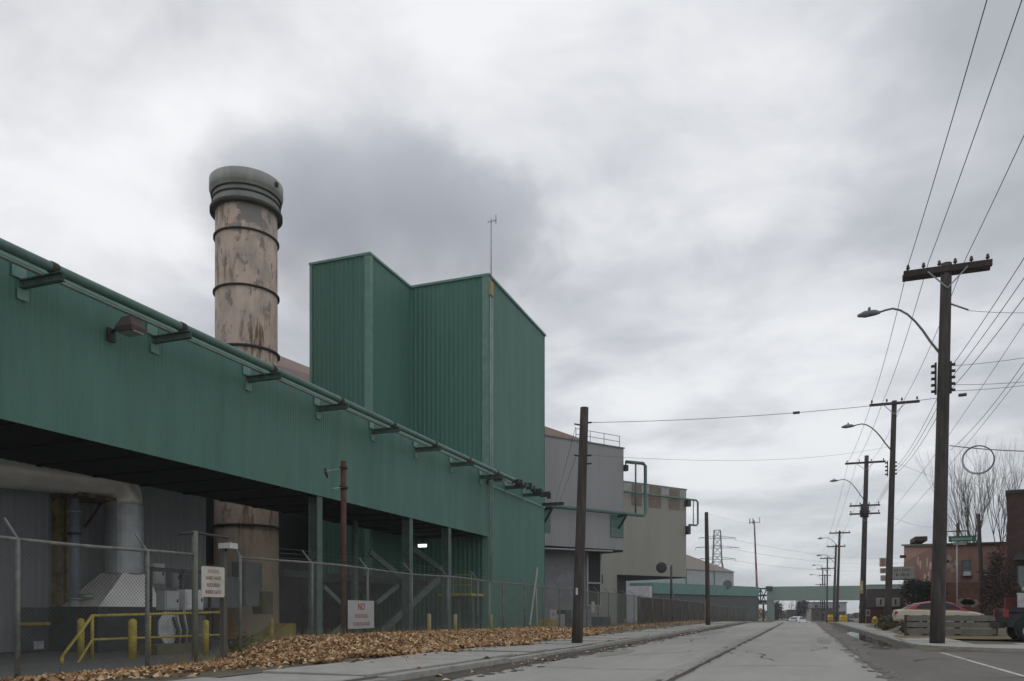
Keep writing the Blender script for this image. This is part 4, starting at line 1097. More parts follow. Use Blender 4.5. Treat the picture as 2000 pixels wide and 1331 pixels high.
part('post', MB().tube([(-9.7, a.y, .1), (-9.7, a.y, a.z)], .07, 8), M('marker_yellow', (.6, .42, .05), .5), sl_)

mir = thing('round_mirror', 'round dark back of a convex mirror on a thin post at the slatted fence', 'mirror', (-13.5, 83, 0))
c = onX(1292, 1109, -13.4); q = onX(1311, 1106, -13.4)
nrm = Vector((.35, -.94, 0))
part('disc', MB().tube([c, c+nrm*.05, c+nrm*.12], [.56, .55, .3], 28), Msimple('mirror_back', (.04, .042, .045), .6), mir)
part('post', MB().tube([(q.x, q.y, -.1), (q.x, q.y, q.z+.1)], .12, 8), wood_pole, mir)
part('arm', MB().tube([c, q], .035, 6), galv, mir)
m2 = thing('small_dish', 'small round dish on the corner of the green fascia', 'dish', atT(1425, 1148, 188).to_tuple())
c = atT(1421, 1142, 186)
part('disc', MB().tube([c, c+nrm*.15], [1.1, 1.0], 20), Msimple('dish_grey', (.12, .12, .12), .6), m2)
part('stem', MB().tube([c, atT(1428, 1150, 189)], .12, 6), dark_metal, m2)

# ------------------------------------------------------------------ utility poles
ins_m = Msimple('insulator', (.05, .045, .05), .35)
lamp_m = M('lamp_grey', (.22, .22, .225), .45, metal=.3)
def crossarm(root, X, Y, z, half, w=.12, n=4, double=False):
    am = MB().box(X-half, X+half, Y-.22, Y-.22+w, z-w*.75, z+w*.75)
    if double: am.box(X-half, X+half, Y+.14, Y+.14+w, z-w*.75, z+w*.75)
    ca = part('crossarm', am, dark_wood, root)
    part('brace', MB().bar((X-half*.45, Y-.25, z-.05), (X, Y-.25, z-.75), .04), galv, ca)
    part('brace', MB().bar((X+half*.45, Y-.25, z-.05), (X, Y-.25, z-.75), .04), galv, ca)
    for k in range(n):
        x = X - half*.9 + 2*half*.9*k/(n-1)
        part('insulator', MB().lathe([(.02, z+w*.7), (.02, z+.16), (.06, z+.17), (.075, z+.22), (.04, z+.25), (.06, z+.28), (.03, z+.34), (.001, z+.35)], 10, (x, Y-.16)), ins_m, ca)
def lamp_arm(root, X, Y, z0, z1, reach):
    pts = [(X, Y, z0)]
    for i in range(1, 9):
        t = i/8; pts.append((X - reach*(.05+.95*t), Y, z0 + (z1-z0)*math.sin(min(1, t*1.25)*math.pi/2)**.9 - (.10*max(0, t-.8)/.2)))
    ar = part('lamp_arm', MB().tube(pts, [.045]*3+[.04]*6, 8), lamp_m, root)
    e = Vector(pts[-1])
    part('lamp_head', MB().tube([e+Vector((.08, 0, .0)), e+Vector((-.1, 0, .02)), e+Vector((-.45, 0, .0)), e+Vector((-.72, 0, -.03))], [.05, .11, .13, .05], 10).tube([e+Vector((-.3, 0, .1)), e+Vector((-.3, 0, .24))], .05, 8), lamp_m, ar)
def rack(root, X, Y, z0, z1, n=5, r=.2):
    rk = part('insulator_rack', MB().box(X-r-.04, X-r+.02, Y-.06, Y+.06, z0, z1).box(X+r-.02, X+r+.04, Y-.06, Y+.06, z0, z1), dark_metal, root)
    for k in range(n):
        z = z0 + (z1-z0)*(k+.5)/n
        for s in (-1, 1):
            part('spool', MB().tube([(X+s*(r+.03), Y, z), (X+s*(r+.16), Y, z)], .055, 8), ins_m, rk)
def pole(label, base, top, r0, r1, group='timber utility poles'):
    p = thing('utility_pole', label, 'utility pole', tuple(base), group=group)
    b, t = Vector(base)-Vector((0, 0, .1)), Vector(top)
    n = 7; part('shaft', MB().tube([b.lerp(t, i/n) for i in range(n+1)], [(r0+(r1-r0)*i/n)*.92 for i in range(n+1)], 16), wood_pole, p)
    return p
RG = 'utility poles along the right pavement'
PY = [32.9, 57.4, 88.0]
PA = pole('nearest right utility pole, thick, with double crossarm, street lamp and cable rack', (4.72, 32.9, .12), (5.03, 32.9, 14.25), .285, .20, RG)
crossarm(PA, 5.03, 32.9, 14.0, 1.45, .15, 6, True); lamp_arm(PA, 4.86, 32.9, onY(1830, 695, 32.9).z, onY(1700, 608, 32.9).z, 2.15)
rack(PA, 4.92, 32.9, onY(1840, 770, 32.9).z, onY(1840, 708, 32.9).z, 5, .24)
part('stub_bracket', MB().tube([(5.1, 32.9, onY(1857, 592, 32.9).z), (5.75, 32.9, onY(1890, 606, 32.9).z)], .035, 8), galv, PA)
PB = pole('second right utility pole, with single thin crossarm and street lamp', (5.3, 57.4, .12), (5.72, 57.4, 15.3), .25, .17, RG)
crossarm(PB, 5.7, 57.4, 15.1, 1.5, .11, 4); lamp_arm(PB, 5.6, 57.4, onY(1738, 883, 57.4).z, onY(1660, 830, 57.4).z, 2.4)
rack(PB, 5.52, 57.4, onY(1742, 930, 57.4).z, onY(1742, 900, 57.4).z, 4, .2)
PC = pole('third right utility pole, leaning, with two short middle crossarms and a yellow tag', (5.75, 88, .12), (6.2, 88, 17.4), .33, .22, RG)
crossarm(PC, 6.05, 88, onY(1697, 904, 88).z, 1.9, .13, 4)
crossarm(PC, 6.0, 88, onY(1690, 988, 88).z, 1.45, .11, 4); crossarm(PC, 6.0, 88, onY(1690, 1004, 88).z, 1.45, .11, 4)
lamp_arm(PC, 6.0, 88, onY(1685, 978, 88).z, onY(1640, 937, 88).z, 2.6)
part('thick_sleeve', MB().tube([(5.98, 88, onY(1690, 1010, 88).z), (6.02, 88, onY(1690, 985, 88).z)], .42, 10), dark_wood, PC)
part('tag', MB().box(5.55, 5.85, 87.6, 87.64, onY(1683, 1160, 88).z, onY(1683, 1135, 88).z), M('tag_yellow', (.5, .36, .08), .6), PC)
part('tag_plate', MB().box(5.6, 5.8, 87.57, 87.595, onY(1683, 1153, 88).z, onY(1683, 1142, 88).z), white, PC)
far_poles = [(1640, 1037, 120, 'fourth right utility pole, tallest of the far group, single crossarm'), (1633, 1064, 134, 'fifth right utility pole, just left of and behind the fourth'),
             (1616, 1088, 172, 'sixth right utility pole, standing clear before the green gallery'), (1607, 1109, 200, 'seventh right utility pole, near the far green gallery'),
             (1611, 1122, 208, 'far utility pole close beside the seventh one'), (1603, 1140, 240, 'farthest right utility pole, shortest in view')]
for i, (px, py, t, lab) in enumerate(far_poles):
    c = atT(px, py, t); bx = c.x - (.45 if i < 2 else .1); zb = drop(c.y)
    q = pole(lab, (bx, c.y, zb), tuple(c), .27 if i < 2 else .22, .17 if i < 2 else .15, RG)
    crossarm(q, c.x, c.y, c.z-.35, 1.5, .13, 4)
    if i in (0, 1, 2, 3):
        lamp_arm(q, c.x-.05, c.y, c.z-3.4 if i else c.z-2.6, c.z-1.7 if i else c.z-1.0, 2.4)
    if i == 2: crossarm(q, c.x, c.y, c.z-2.6, 1.4, .12, 4)
LG = 'timber poles along the left pavement'
a, b = onX(1127, 1255, -7.75), onX(1139, 801, -7.6)
PL1 = pole('thick bare wooden pole on the left pavement, cut flat at the top', (a.x, a.y, .14), (a.x+.28, a.y, onX(1139, 801, -7.6).z), .225, .165, LG)
for py in (826, 890, 906):
    z = onY(1150, py, a.y).z; part('hook', MB().bar((a.x+.2, a.y, z), (a.x+.55, a.y, z), .05), dark_metal, PL1)
for py, s in ((832, -1), (893, -1)):
    z = onY(1130, py, a.y).z; part('hook', MB().bar((a.x+.2, a.y, z), (a.x-.1, a.y, z+.08), .05), dark_metal, PL1)
part('tag', MB().box(a.x+.02, a.x+.1, a.y-.25, a.y-.23, 1.9, 2.15), white, PL1)
L1 = Vector((a.x+.25, a.y, 0))
b = onX(1383, 1218, -8.0)
PL2 = pole('second thinner wooden pole on the left pavement beside a yellow marker', (-8.0, b.y, .14), (-8.15, b.y, onY(1379, 1001, b.y).z), .24, .18, LG)

# ------------------------------------------------------------------ wires
def wire(label, pts, sag=.4, r=.011, name='power_line', cat='cable', group='overhead wires over the street'):
    m = MB(); out = []
    for i in range(len(pts)-1):
        a, b = Vector(pts[i]), Vector(pts[i+1]); n = 12; s = sag if not isinstance(sag, (list, tuple)) else sag[i]
        for k in range(n + (1 if i == len(pts)-2 else 0)):
            t = k/n; q = a.lerp(b, t); q.z -= 4*s*t*(1-t); out.append(q)
    m.tube(out, r, 5, False)
    return solo(name, m, wire_m, label, cat, tuple(out[0]), group)
fp = [atT(px, py, t) for px, py, t, _ in far_poles[:4]]
zi = .3
for dx, lab in ((-1.3, 'leftmost of the three high wires running over the crossarms'), (-.62, 'middle of the three high wires running over the crossarms'), (.62, 'rightmost of the three high wires running over the crossarms')):
    pts = [(4.75+dx, 3.5, 14.35), (5.03+dx, 32.75, 14.0+zi+.02), (5.7+dx*1.03, 57.25, 15.1+zi), (6.05+dx*1.2, 87.8, onY(1697, 904, 88).z+zi)] + [(c.x+dx*1.03, c.y-.15, c.z-.1) for c in (fp[0], fp[2], fp[3])]
    wire(lab, pts, .35, .0125)
rz = [onY(1840, y, 32.9).z for y in (718, 740, 762)]
rzb = onY(1742, 915, 57.4).z
for k, (z, lab) in enumerate(zip(rz, ('top cable on the insulator rack running towards the viewer', 'middle cable on the insulator rack running towards the viewer', 'lowest cable on the insulator rack running towards the viewer'))):
    wire(lab, [(5.1, 4.0, z+.2-.2*k), (5.2, 32.85, z), (5.75, 57.3, rzb-.2*k), (6.3, 87.9, onY(1690, 996, 88).z-.2*k)], .45, .011)
# drop wires to the right and the span over the street
E = (24.0, 36.0)
for py, ye, lab in ((607, 600, 'thin wire leaving the stub bracket to the right'), (715, 688, 'upper of the wires leaving the rack to the right'), (752, 735, 'second wire leaving the rack to the right'), (764, 742, 'third wire leaving the rack to the right')):
    a = onY(1862 if py != 607 else 1890, py, 32.9); b = onY(2000, ye, 34.5)
    d_ = b - a; wire(lab, [a, a + d_*3.0], .25, .009)
a = onY(1870, 765, 33); b = onY(1890, 760, 33.1)
sp = onY(1880, 772, 33)
solo('splice_case', MB().tube([sp+Vector((-.13, 0, 0)), sp+Vector((.13, 0, .01))], .06, 10), wire_m, 'black splice case on the wire right of the nearest pole', 'splice case', tuple(sp))
a = onY(1855, 871, 32.9); b = onY(2000, 868, 34.5)
wire('telephone cable leaving the nearest pole to the right above the coil', [a, a+(b-a)*3], .3, .018)
cl = onY(1911, 898, 33.4); rr2 = .50; m = MB()
for j in range(3):
    m.tube([cl + Vector(((rr2+.02*j)*math.cos(t), .03*j, (rr2+.02*j)*math.sin(t))) for t in np.linspace(0, 2*math.pi, 33)], .010, 5, False)
solo('cable_coil', m, wire_m, 'round coil of spare cable hanging under the telephone cable', 'cable coil', tuple(cl))
# span crossing the street from the left pole
zL = onY(1152, 826, L1.y).z
aL = Vector((L1.x+.3, L1.y, zL)); bR = Vector((4.85, 32.9, onY(1828, 778, 32.9).z))
wire('thin wire crossing the street from the flat-topped left pole', [aL, bR], .18, .010)
q = aL.lerp(bR, .58); q.z -= 4*.18*.58*.42
solo('splice_case', MB().tube([q+Vector((-.12, 0, 0)), q+Vector((.12, 0, .0))], .05, 10), wire_m, 'small black splice case on the wire over the middle of the street', 'splice case', tuple(q))
zL2 = onY(1152, 890, L1.y).z
wire('lower faint wire crossing the street from the left pole', [Vector((L1.x+.3, L1.y, zL2)), Vector((5.5, 57.4, onY(1738, 872, 57.4).z))], .5, .006)
for py, lab in ((833, 'upper stay wire from the left pole down to the grey building'), (893, 'lower stay wire from the left pole down to the grey building')):
    z = onY(1135, py, L1.y).z
    wire(lab, [(L1.x-.3, L1.y, z), atT(1090 if py > 850 else 1083, 985, 70)], .1, .008)
# diagonal service lines on the right
for (x0, y0, t0, x1, y1, t1, lab) in ((1752, 985, 60, 2060, 540, 22, 'service wire rising from the second pole to the upper right'),
                                      (1745, 1030, 62, 2060, 650, 24, 'lower service wire rising from the second pole to the right'),
                                      (1856, 880, 34, 2060, 620, 20, 'service wire rising right from above the coil'),
                                      (1742, 900, 57.6, 1920, 955, 75, 'drop wire sloping from the second pole to the bare tree'),
                                      (1742, 1010, 57.6, 1840, 1030, 80, 'faint drop wire behind the nearest pole'),
                                      (1384, 1005, 84, 1478, 1022, 180, 'thin wire leaving the second left pole')):
    wire(lab, [atT(x0, y0, t0), atT(x1, y1, t1)], .3, .009)
for i in range(3):
    y0 = (1051, 1070, 1092)[i]
    wire('high-voltage line leaving the lattice tower, level %s of three' % ('top', 'middle', 'lowest')[i], [atT(1425, y0+2, 362), atT(1760, y0+40-10*i, 520)], 3, .05)

# ------------------------------------------------------------------ right side of the street
brick_m = M('painted_brick', (.33, .185, .145), .9, .12, 1.2, (.37, .25, .21), .5, .6, .2, col3=(.19, .095, .07), amt3=.5, streak3=False, bump=.3, bscale=20)
dbrick = M('dark_brick', (.085, .05, .045), .9, .2, 2, bump=.3, bscale=20)
BY = 75.0
def bx(px): return onY(px, 1100, BY).x
bt = zY(1066, 1850, BY)
BX0 = bx(1827)
bb = thing('brick_building', 'two-storey red brick building with peeling pink paint behind the nearest pole', 'building', (BX0, BY, 0))
bxr = bx(1990); bt2 = bt + 1.75
part('wall', MB().add([(BX0, BY, -.2), (bxr, BY, -.2), (bxr, BY+22, -.2), (BX0, BY+22, -.2), (BX0, BY, bt), (bxr, BY, bt), (bxr, BY+22, bt2), (BX0, BY+22, bt2)],
     [(0,3,2,1),(4,5,6,7),(0,1,5,4),(1,2,6,5),(2,3,7,6),(3,0,4,7)]), brick_m, bb)
part('lower_wall', MB().box(bx(1836), bx(1958), BY-.03, BY-.003, .2, zY(1138, 1880, BY)), M('brick_base', (.19, .095, .07), .9, .2, 2), bb)
part('side_wall', MB().box(BX0-.03, BX0-.003, BY+.01, BY+21.9, .2, bt-.05), M('brick_side', (.23, .12, .09), .9, .15, 2), bb)
part('roof', MB().prism([(BX0-.25, BY-.25, bt+.003), (BX0-.25, BY+22.2, bt2+.02), (BX0-.25, BY+22.2, bt2+.2), (BX0-.25, BY-.25, bt+.18)], (bxr-BX0+.3, 0, 0)), dark_metal, bb)
part('parapet', MB().box(BX0-.1, BX0+1, BY+12, BY+16, bt+1.45, bt+1.9), dbrick, bb)
part('eave_bracket', MB().box(BX0-.6, BX0-.04, BY+20, BY+20.3, bt+.3, bt+.6), dark_metal, bb)
def window(root, x0, x1, y, z0, z1, label=None):
    fr = part('window', MB().box(x0, x0+.1, y-.09, y-.035, z0, z1).box(x1-.1, x1, y-.09, y-.035, z0, z1).box(x0+.1, x1-.1, y-.09, y-.035, z1-.1, z1).box(x0+.1, x1-.1, y-.09, y-.035, z0, z0+.1).box(x0+.1, x1-.1, y-.09, y-.04, (z0+z1)/2-.03, (z0+z1)/2+.03), M('window_frame', (.10, .11, .115), .6), root, label)
    part('pane', MB().box(x0+.1, x1-.1, y-.06, y-.045, z0+.1, z1-.1), Msimple('window_glass', (.18, .22, .22), .15, spec=.8), fr)
    part('sill', MB().box(x0-.1, x1+.1, y-.2, y-.035, z0-.12, z0-.003), M('window_sill', (.10, .06, .055), .8), fr)
    return fr
wf = window(bb, bx(1878), bx(1896), BY, zY(1126, 1887, BY), zY(1094, 1887, BY))
part('air_conditioner', MB().box(bx(1880), bx(1894), BY-.5, BY-.1, zY(1125, 1887, BY), zY(1117, 1887, BY)), M('white_paint', (.62,.63,.63)), wf)
for px, py in ((1793, 1096), (1798, 1104), (1811, 1098), (1817, 1106), (1806, 1130), (1814, 1126), (1822, 1133)):
    c = onX(px, py, BX0-.034); q = []
    for k in range(9):
        t = 2*math.pi*k/9; q.append((c.x, c.y+R.uniform(.4, 1.1)*math.cos(t), c.z+R.uniform(.3, .55)*math.sin(t)))
    part('paint_patch', MB().prism(q, (-.006, 0, 0)), M('mural_white', (.42, .33, .28), .8), bb)
mural = M('mural_white', (.42, .33, .28), .8)
for i, (px, py) in enumerate(((1853, 1092), (1866, 1102), (1860, 1112), (1850, 1104))):
    c = onY(px, py, BY-.034); q = []
    for k in range(9):
        t = 2*math.pi*k/9; q.append((c.x+R.uniform(.12, .3)*math.cos(t), c.y, c.z+R.uniform(.3, .5)*math.sin(t)))
    part('paint_patch', MB().prism(q, (0, -.006, 0)), mural, bb)
for i, px in enumerate((1878, 1890, 1900)):
    c = onY(px, 1178, BY-.034); q = []
    for k in range(8):
        t = 2*math.pi*k/8; q.append((c.x+R.uniform(.35, .6)*math.cos(t), c.y, c.z+R.uniform(.2, .5)*math.sin(t)))
    part('paint_patch', MB().prism(q, (0, -.006, 0)), M('pale_stucco', (.34, .29, .22), .9), bb)
# dark brick building at the right edge
DY = 58.0
def dx_(px, Y=DY): return onY(px, 1100, Y).x
db = thing('dark_brick_building', 'dark brick building cut by the right edge of the photo', 'building', (dx_(1967), DY, 0), rad(-12.8))
dt = zY(964, 1980, DY)
part('wall', MB().box(0, 14, 0, 12, -.1, dt), dbrick, db, world=False)
part('parapet', MB().box(-.1, 14, -.1, 12, dt+.003, dt+.2), dark_metal, db, world=False)
part('awning', MB().prism([(.6, -.01, zY(1078, 1990, DY)), (.6, -.01, zY(1096, 1990, DY)), (.3, -1.3, zY(1096, 1990, DY))], (6, 0, 0)), Msimple('awning_black', (.025, .027, .03), .7), db, world=False)
part('chimney_stack', MB().box(1.4, 2.2, 1, 1.8, dt+.2, dt+1.9), dbrick, db, world=False)
part('window_frame', MB().box(.5, 1.3, -.08, -.003, zY(1150, 1985, DY), zY(1105, 1985, DY)), M('window_frame', (.10, .11, .115)), db, world=False)
part('pane', MB().box(.6, 1.2, -.1, -.083, zY(1148, 1985, DY), zY(1107, 1985, DY)), Msimple('window_glass', (.18, .22, .22)), db, world=False)
part('fascia_board', MB().box(.9, 2.6, -1.5, -1.32, zY(1117, 1985, DY), zY(1112, 1985, DY)), M('warm_board', (.45, .30, .14), .6), db, world=False)
# porch with flat awning
PY_ = 62.0
po = thing('porch', 'small dark porch with a grey flat canopy in front of the brick building', 'porch', (onY(1915, 1100, PY_).x, PY_, 0))
x0, x1 = onY(1913, 1100, PY_).x, onY(1956, 1100, PY_).x
part('canopy', MB().prism([(x0, PY_, zY(1115, 1930, PY_)), (x1, PY_, zY(1122, 1930, PY_)), (x1, PY_, zY(1107, 1930, PY_)), (x0+.8, PY_, zY(1109, 1930, PY_))], (0, 2, 0)), M('grey_canopy', (.16, .17, .165), .8), po)
part('post', MB().box(x0+.15, x0+.3, PY_+.1, PY_+.25, .0, zY(1115, 1930, PY_)-.01), dark_wood, po)
part('screen_wall', MB().box(x0+.35, x1-.1, PY_+.6, PY_+.7, .0, zY(1122, 1930, PY_)-.05), M('porch_wall', (.07, .065, .06), .8), po)
# house with mansard roof
HY_ = 96.0
def hx(px): return onY(px, 1180, HY_).x
hs = thing('mansard_house', 'low red house with dark brown mansard roof and white dormers between the poles', 'house', (hx(1690), HY_, 0))
zt1, zt0 = zY(1150, 1730, HY_), zY(1187, 1730, HY_)
part('wall', MB().box(hx(1692), hx(1782), HY_, HY_+10, -.6, zt0), M('red_siding', (.13, .05, .045), .8, .1, 2), hs)
part('roof', MB().add([(hx(1689), HY_-.3, zt0), (hx(1785), HY_-.3, zt0), (hx(1785), HY_+10.3, zt0), (hx(1689), HY_+10.3, zt0), (hx(1695), HY_+.8, zt1), (hx(1780), HY_+.8, zt1), (hx(1780), HY_+9, zt1), (hx(1695), HY_+9, zt1)],
     [(0, 1, 5, 4), (1, 2, 6, 5), (2, 3, 7, 6), (3, 0, 4, 7), (4, 5, 6, 7), (3, 2, 1, 0)]), M('brown_shingle', (.075, .065, .06), .9, .15, 3), hs)
for px in (1711, 1740):
    dm = part('dormer', MB().box(hx(px), hx(px+17), HY_-.35, HY_+1, zY(1185, 1720, HY_), zY(1168, 1720, HY_)), M('dormer_white', (.40, .41, .38), .7), hs)
    part('pane', MB().box(hx(px+7), hx(px+10), HY_-.37, HY_-.353, zY(1182, 1720, HY_), zY(1171, 1720, HY_)), Msimple('dark_pane', (.04, .045, .05), .2), dm)
w_ = part('window', MB().box(hx(1691.5), hx(1699.5), HY_-.05, HY_-.003, zY(1204, 1695, HY_), zY(1190, 1695, HY_)), M('dormer_white', (.4,.41,.38)), hs)
part('pane', MB().box(hx(1693.5), hx(1697.5), HY_-.07, HY_-.053, zY(1201, 1695, HY_), zY(1194, 1695, HY_)), Msimple('dark_pane', (.04,.045,.05)), w_)
part('rear_roof', MB().prism([(hx(1765), HY_-2, zt0-.2), (hx(1785), HY_-2, zt0-.2), (hx(1775), HY_-2, zY(1150, 1775, HY_))], (0, 8, 0)), M('red_brown_roof', (.12, .06, .055), .9), hs)
# signboard
SY = 86.0
def sx(px): return onY(px, 1110, SY).x
sg = thing('signboard', 'white two-line signboard on posts, beside three stacked red squares', 'sign', (sx(1745), SY, 0))
part('board', MB().box(sx(1739), sx(1786), SY, SY+.25, zY(1131, 1760, SY), zY(1107, 1760, SY)), M('sign_cream', (.46, .47, .44), .6), sg)
part('frame', MB().box(sx(1738), sx(1787), SY-.03, SY+.28, zY(1133, 1760, SY), zY(1131, 1760, SY)-.002), dark_metal, sg)
lt = Msimple('letter_grey', (.13, .14, .13), .6)
for row, (y0_, y1_, xs_) in enumerate(((1110.5, 1116.5, (1746, 1749, 1752, 1756.5, 1762, 1765, 1768, 1771, 1774)), (1120, 1125.5, (1750, 1752.5, 1759, 1762, 1764.5, 1767, 1771.5, 1774)))):
    for k, x in enumerate(xs_):
        part('letter_mark', MB().box(sx(x), sx(x+1.7), SY-.012, SY-.002, zY(y1_, 1760, SY), zY(y0_+.8*(k % 2), 1760, SY)), lt, sg)
part('post', MB().box(sx(1733), sx(1736), SY+.05, SY+.2, -.1, zY(1090, 1730, SY)), dark_metal, sg)
part('post', MB().box(sx(1782), sx(1784), SY+.3, SY+.45, -.1, zY(1110, 1782, SY)), dark_metal, sg)
for i, (a_, b_) in enumerate(((1090, 1107), (1110, 1120), (1124, 1135))):
    sq = part('red_panel', MB().box(sx(1718+i), sx(1731), SY, SY+.2, zY(b_, 1725, SY), zY(a_, 1725, SY)), M('faded_pink', (.48, .40, .39), .7) if i != 2 else M('faded_grey', (.45, .44, .43), .7), sg)
    part('panel_face', MB().box(sx(1721+i), sx(1728), SY-.02, SY-.003, zY(b_-2, 1725, SY), zY(a_+2, 1725, SY)), M('faded_red', (.42, .2, .19), .7) if i != 2 else M('faded_grey', (.45,.44,.43)), sq)
# green street-name sign
NY = 50
ns_ = thing('street_name_sign', 'green street name sign with pale lettering above the brick building roofline', 'sign', (onY(1879, 1050, NY).x, NY, .4))
xa, xb = onY(1853, 1050, NY).x, onY(1906, 1050, NY).x
part('blade', MB().box(xa, xb, NY, NY+.06, zY(1058, 1880, NY), zY(1047, 1880, NY)), M('street_sign_green', (.03, .13, .085), .5, .1, 3), ns_)
for i in range(9):
    x = xa + .14 + i*(xb-xa-.3)/9; part('letter_mark', MB().box(x, x+.085, NY-.006, NY-.001, zY(1055.2, 1880, NY), zY(1050.4+.5*(i % 2), 1880, NY)), M('sign_letter', (.32, .40, .36), .6), ns_)
part('lower_blade', MB().box(xa+.25, xa+.9, NY+.1, NY+.16, zY(1064, 1880, NY), zY(1058.5, 1880, NY)), M('pale_blade', (.35, .40, .38), .6), ns_)
xm = (xa+xb)/2-.25; part('post', MB().tube([(xm, NY+.09, .3), (xm, NY+.09, zY(1047, 1880, NY))], .04, 8), galv, ns_)
c = onY(1871, 1022, 110); sp_ = thing('utility_pole', 'distant small pole with crossarm rising behind the green street sign', 'utility pole', (c.x, 110, 0), group='timber utility poles')
part('shaft', MB().tube([(c.x, 110, -.1), (c.x, 110, c.z)], .2, 8), wood_pole, sp_)
part('crossarm', MB().box(c.x-1.2, c.x+1.2, 109.9, 110, zY(1039, 1871, 110), zY(1037, 1871, 110)), dark_wood, sp_)
c = onY(1911, 1004, 60); b = onY(1921, 1180, 60)
sp_ = thing('utility_pole', 'slim leaning reddish pole in front of the brick building', 'utility pole', (b.x, 60, 0.1), group='timber utility poles')
part('shaft', MB().tube([(b.x, 60, .0), tuple(c)], [.16, .11], 10), dark_wood, sp_)

# guard rail planks
GY = 42.0
gx0, gx1 = onY(1771, 1210, GY).x, onY(1945, 1210, GY).x
gr = thing('timber_guardrail', 'weathered three-plank timber guardrail in front of the cream car', 'guardrail', (gx0, GY, .1))
tm = M('grey_timber', (.22, .215, .185), .9, .2, 4, (.14, .13, .11), .5, 2, streak=True)
for k, (a_, b_) in enumerate(((.86, 1.12), (.56, .79), (.24, .49))):
    pc = part('plank', MB().box(gx0, gx1, GY-.05, GY+.03, a_, b_), tm, gr)
for px in (1771, 1806, 1870, 1944):
    x = onY(px, 1210, GY).x; part('post', MB().box(x-.09, x+.12, GY+.035, GY+.2, 0, 1.14), M('red_timber', (.12, .085, .075), .9), gr)
structure('grass_verge', MB().add([(4.0, 38.0, .135), (10.5, 37.0, .135), (10.5, 42.5, .15), (4.2, 42.5, .15)], [(0, 1, 2, 3)]),
          M('leafy_verge', (.20, .145, .075), .95, .3, 2, (.12, .12, .06), .6, 1, .2, bump=.5))

# ---------- cars
def wheel(root, x, y, z, r, w=.2):
    ty = part('wheel', MB().tube([(x, y-w/2, z), (x, y-w/2+.03, z), (x, y+w/2-.03, z), (x, y+w/2, z)], [r*.92, r, r, r*.92], 22), Msimple('tyre', (.02, .02, .02), .8), root, world=False)
    s = -1 if y < 0 else 1
    part('rim', MB().tube([(x, y+s*(w/2-.06), z), (x, y+s*(w/2+.005), z)], [r*.62, r*.58], 16), M('alloy', (.4, .4, .4), .35, metal=.6), ty, world=False)
def loft(rows):
    """rows: list of (x, [(y, z), ...]) half sections, mirrored"""
    m = MB(); vs = []; n = None
    for x, sec in rows:
        full = [(x, -y, z) for y, z in sec] + [(x, y, z) for y, z in reversed(sec)]
        n = len(full); vs += full
    fs = []
    for i in range(len(rows)-1):
        for k in range(n): fs.append((i*n+k, i*n+(k+1) % n, (i+1)*n+(k+1) % n, (i+1)*n+k))
    fs.append(tuple(range(n))[::-1]); fs.append(tuple((len(rows)-1)*n+k for k in range(n)))
    return m.add(vs, fs, False)
def sedan(label, loc, rz, paint, roofp, scale=1.0):
    c = thing('parked_car', label, 'car', loc, rz)
    # front towards +x
    st = [(-2.25, .55, .72, .78), (-2.2, .35, .95, .84), (-1.6, .22, 1.02, .89), (-.9, .2, .98, .90), (.4, .2, .95, .90), (1.0, .2, .93, .89), (1.7, .22, .82, .86), (2.15, .3, .68, .80), (2.28, .42, .55, .7)]
    body = loft([(x, [(hw*.86, zb), (hw*.985, zb+.10), (hw, (zb+zt_)/2), (hw*.96, zt_-.10), (hw*.84, zt_)]) for x, zb, zt_, hw in st])
    part('body', body, paint, c, world=False)
    cab = [(-1.85, .98, .95, .62), (-1.1, 1.0, 1.32, .70), (-.4, .97, 1.43, .72), (.2, .95, 1.42, .72), (.65, .94, 1.30, .70), (1.35, .88, .90, .66)]
    part('roof', loft([(x, [(.8, zb-.03), (.80-.10*(zt_-zb)/.45, zt_-.04), (hw*.8, zt_)]) for x, zb, zt_, hw in cab]), roofp, c, world=False)
    gl = Msimple('car_glass', (.03, .035, .04), .2, spec=.35)
    for s in (-1, 1):
        for pts in (((-1.25, 1.02), (-.98, 1.26), (-.35, 1.34), (-.33, .99)), ((-.25, .99), (-.27, 1.34), (.25, 1.34), (.62, 1.22), (1.0, .98))):
            q = []
            for x, z in pts:
                y = .8 - .10*(z-.95)/.45 + .014; q.append((x, s*y, z))
            part('side_window', MB().prism(q, (0, s*.006, 0)), gl, c, world=False)
        part('tail_light', MB().box(-2.26, -2.12, s*.55, s*.83, .68, .86), Msimple('tail_red', (.30, .02, .02), .3), c, world=False)
        part('headlight', MB().box(2.02, 2.2, s*.5, s*.78, .55, .66), Msimple('head_glass', (.5, .5, .5), .1), c, world=False)
        for x in (-1.4, 1.4): wheel(c, x, s*.8, .31, .31)
    part('rear_window', MB().add([(-1.80, -.56, 1.015), (-1.80, .56, 1.015), (-1.15, .52, 1.325), (-1.15, -.52, 1.325)], [(0, 1, 2, 3)]), gl, c, world=False)
    part('windscreen', MB().add([(1.30, -.6, .945), (.68, -.54, 1.305), (.68, .54, 1.305), (1.30, .6, .945)], [(0, 1, 2, 3)]), gl, c, world=False)
    part('number_plate', MB().box(-2.29, -2.255, -.26, .26, .62, .74), white, c, world=False)
    return c
cream = Msimple('cream_car_paint', (.62, .56, .43), .3, spec=.4)
pinkr = Msimple('red_roof_paint', (.40, .08, .095), .35, spec=.4)
sedan('cream sedan with a red roof parked behind the timber guardrail', (7.1, 49.0, .46), 0, cream, pinkr)
c = atT(1558, 1211, 128)
sedan('small white car coming along the far end of the street', (c.x, c.y, drop(c.y)), rad(68), Msimple('white_car_paint', (.7, .72, .75), .25), Msimple('white_car_paint', (.7,.72,.75)))
c = atT(1649, 1206, 150)
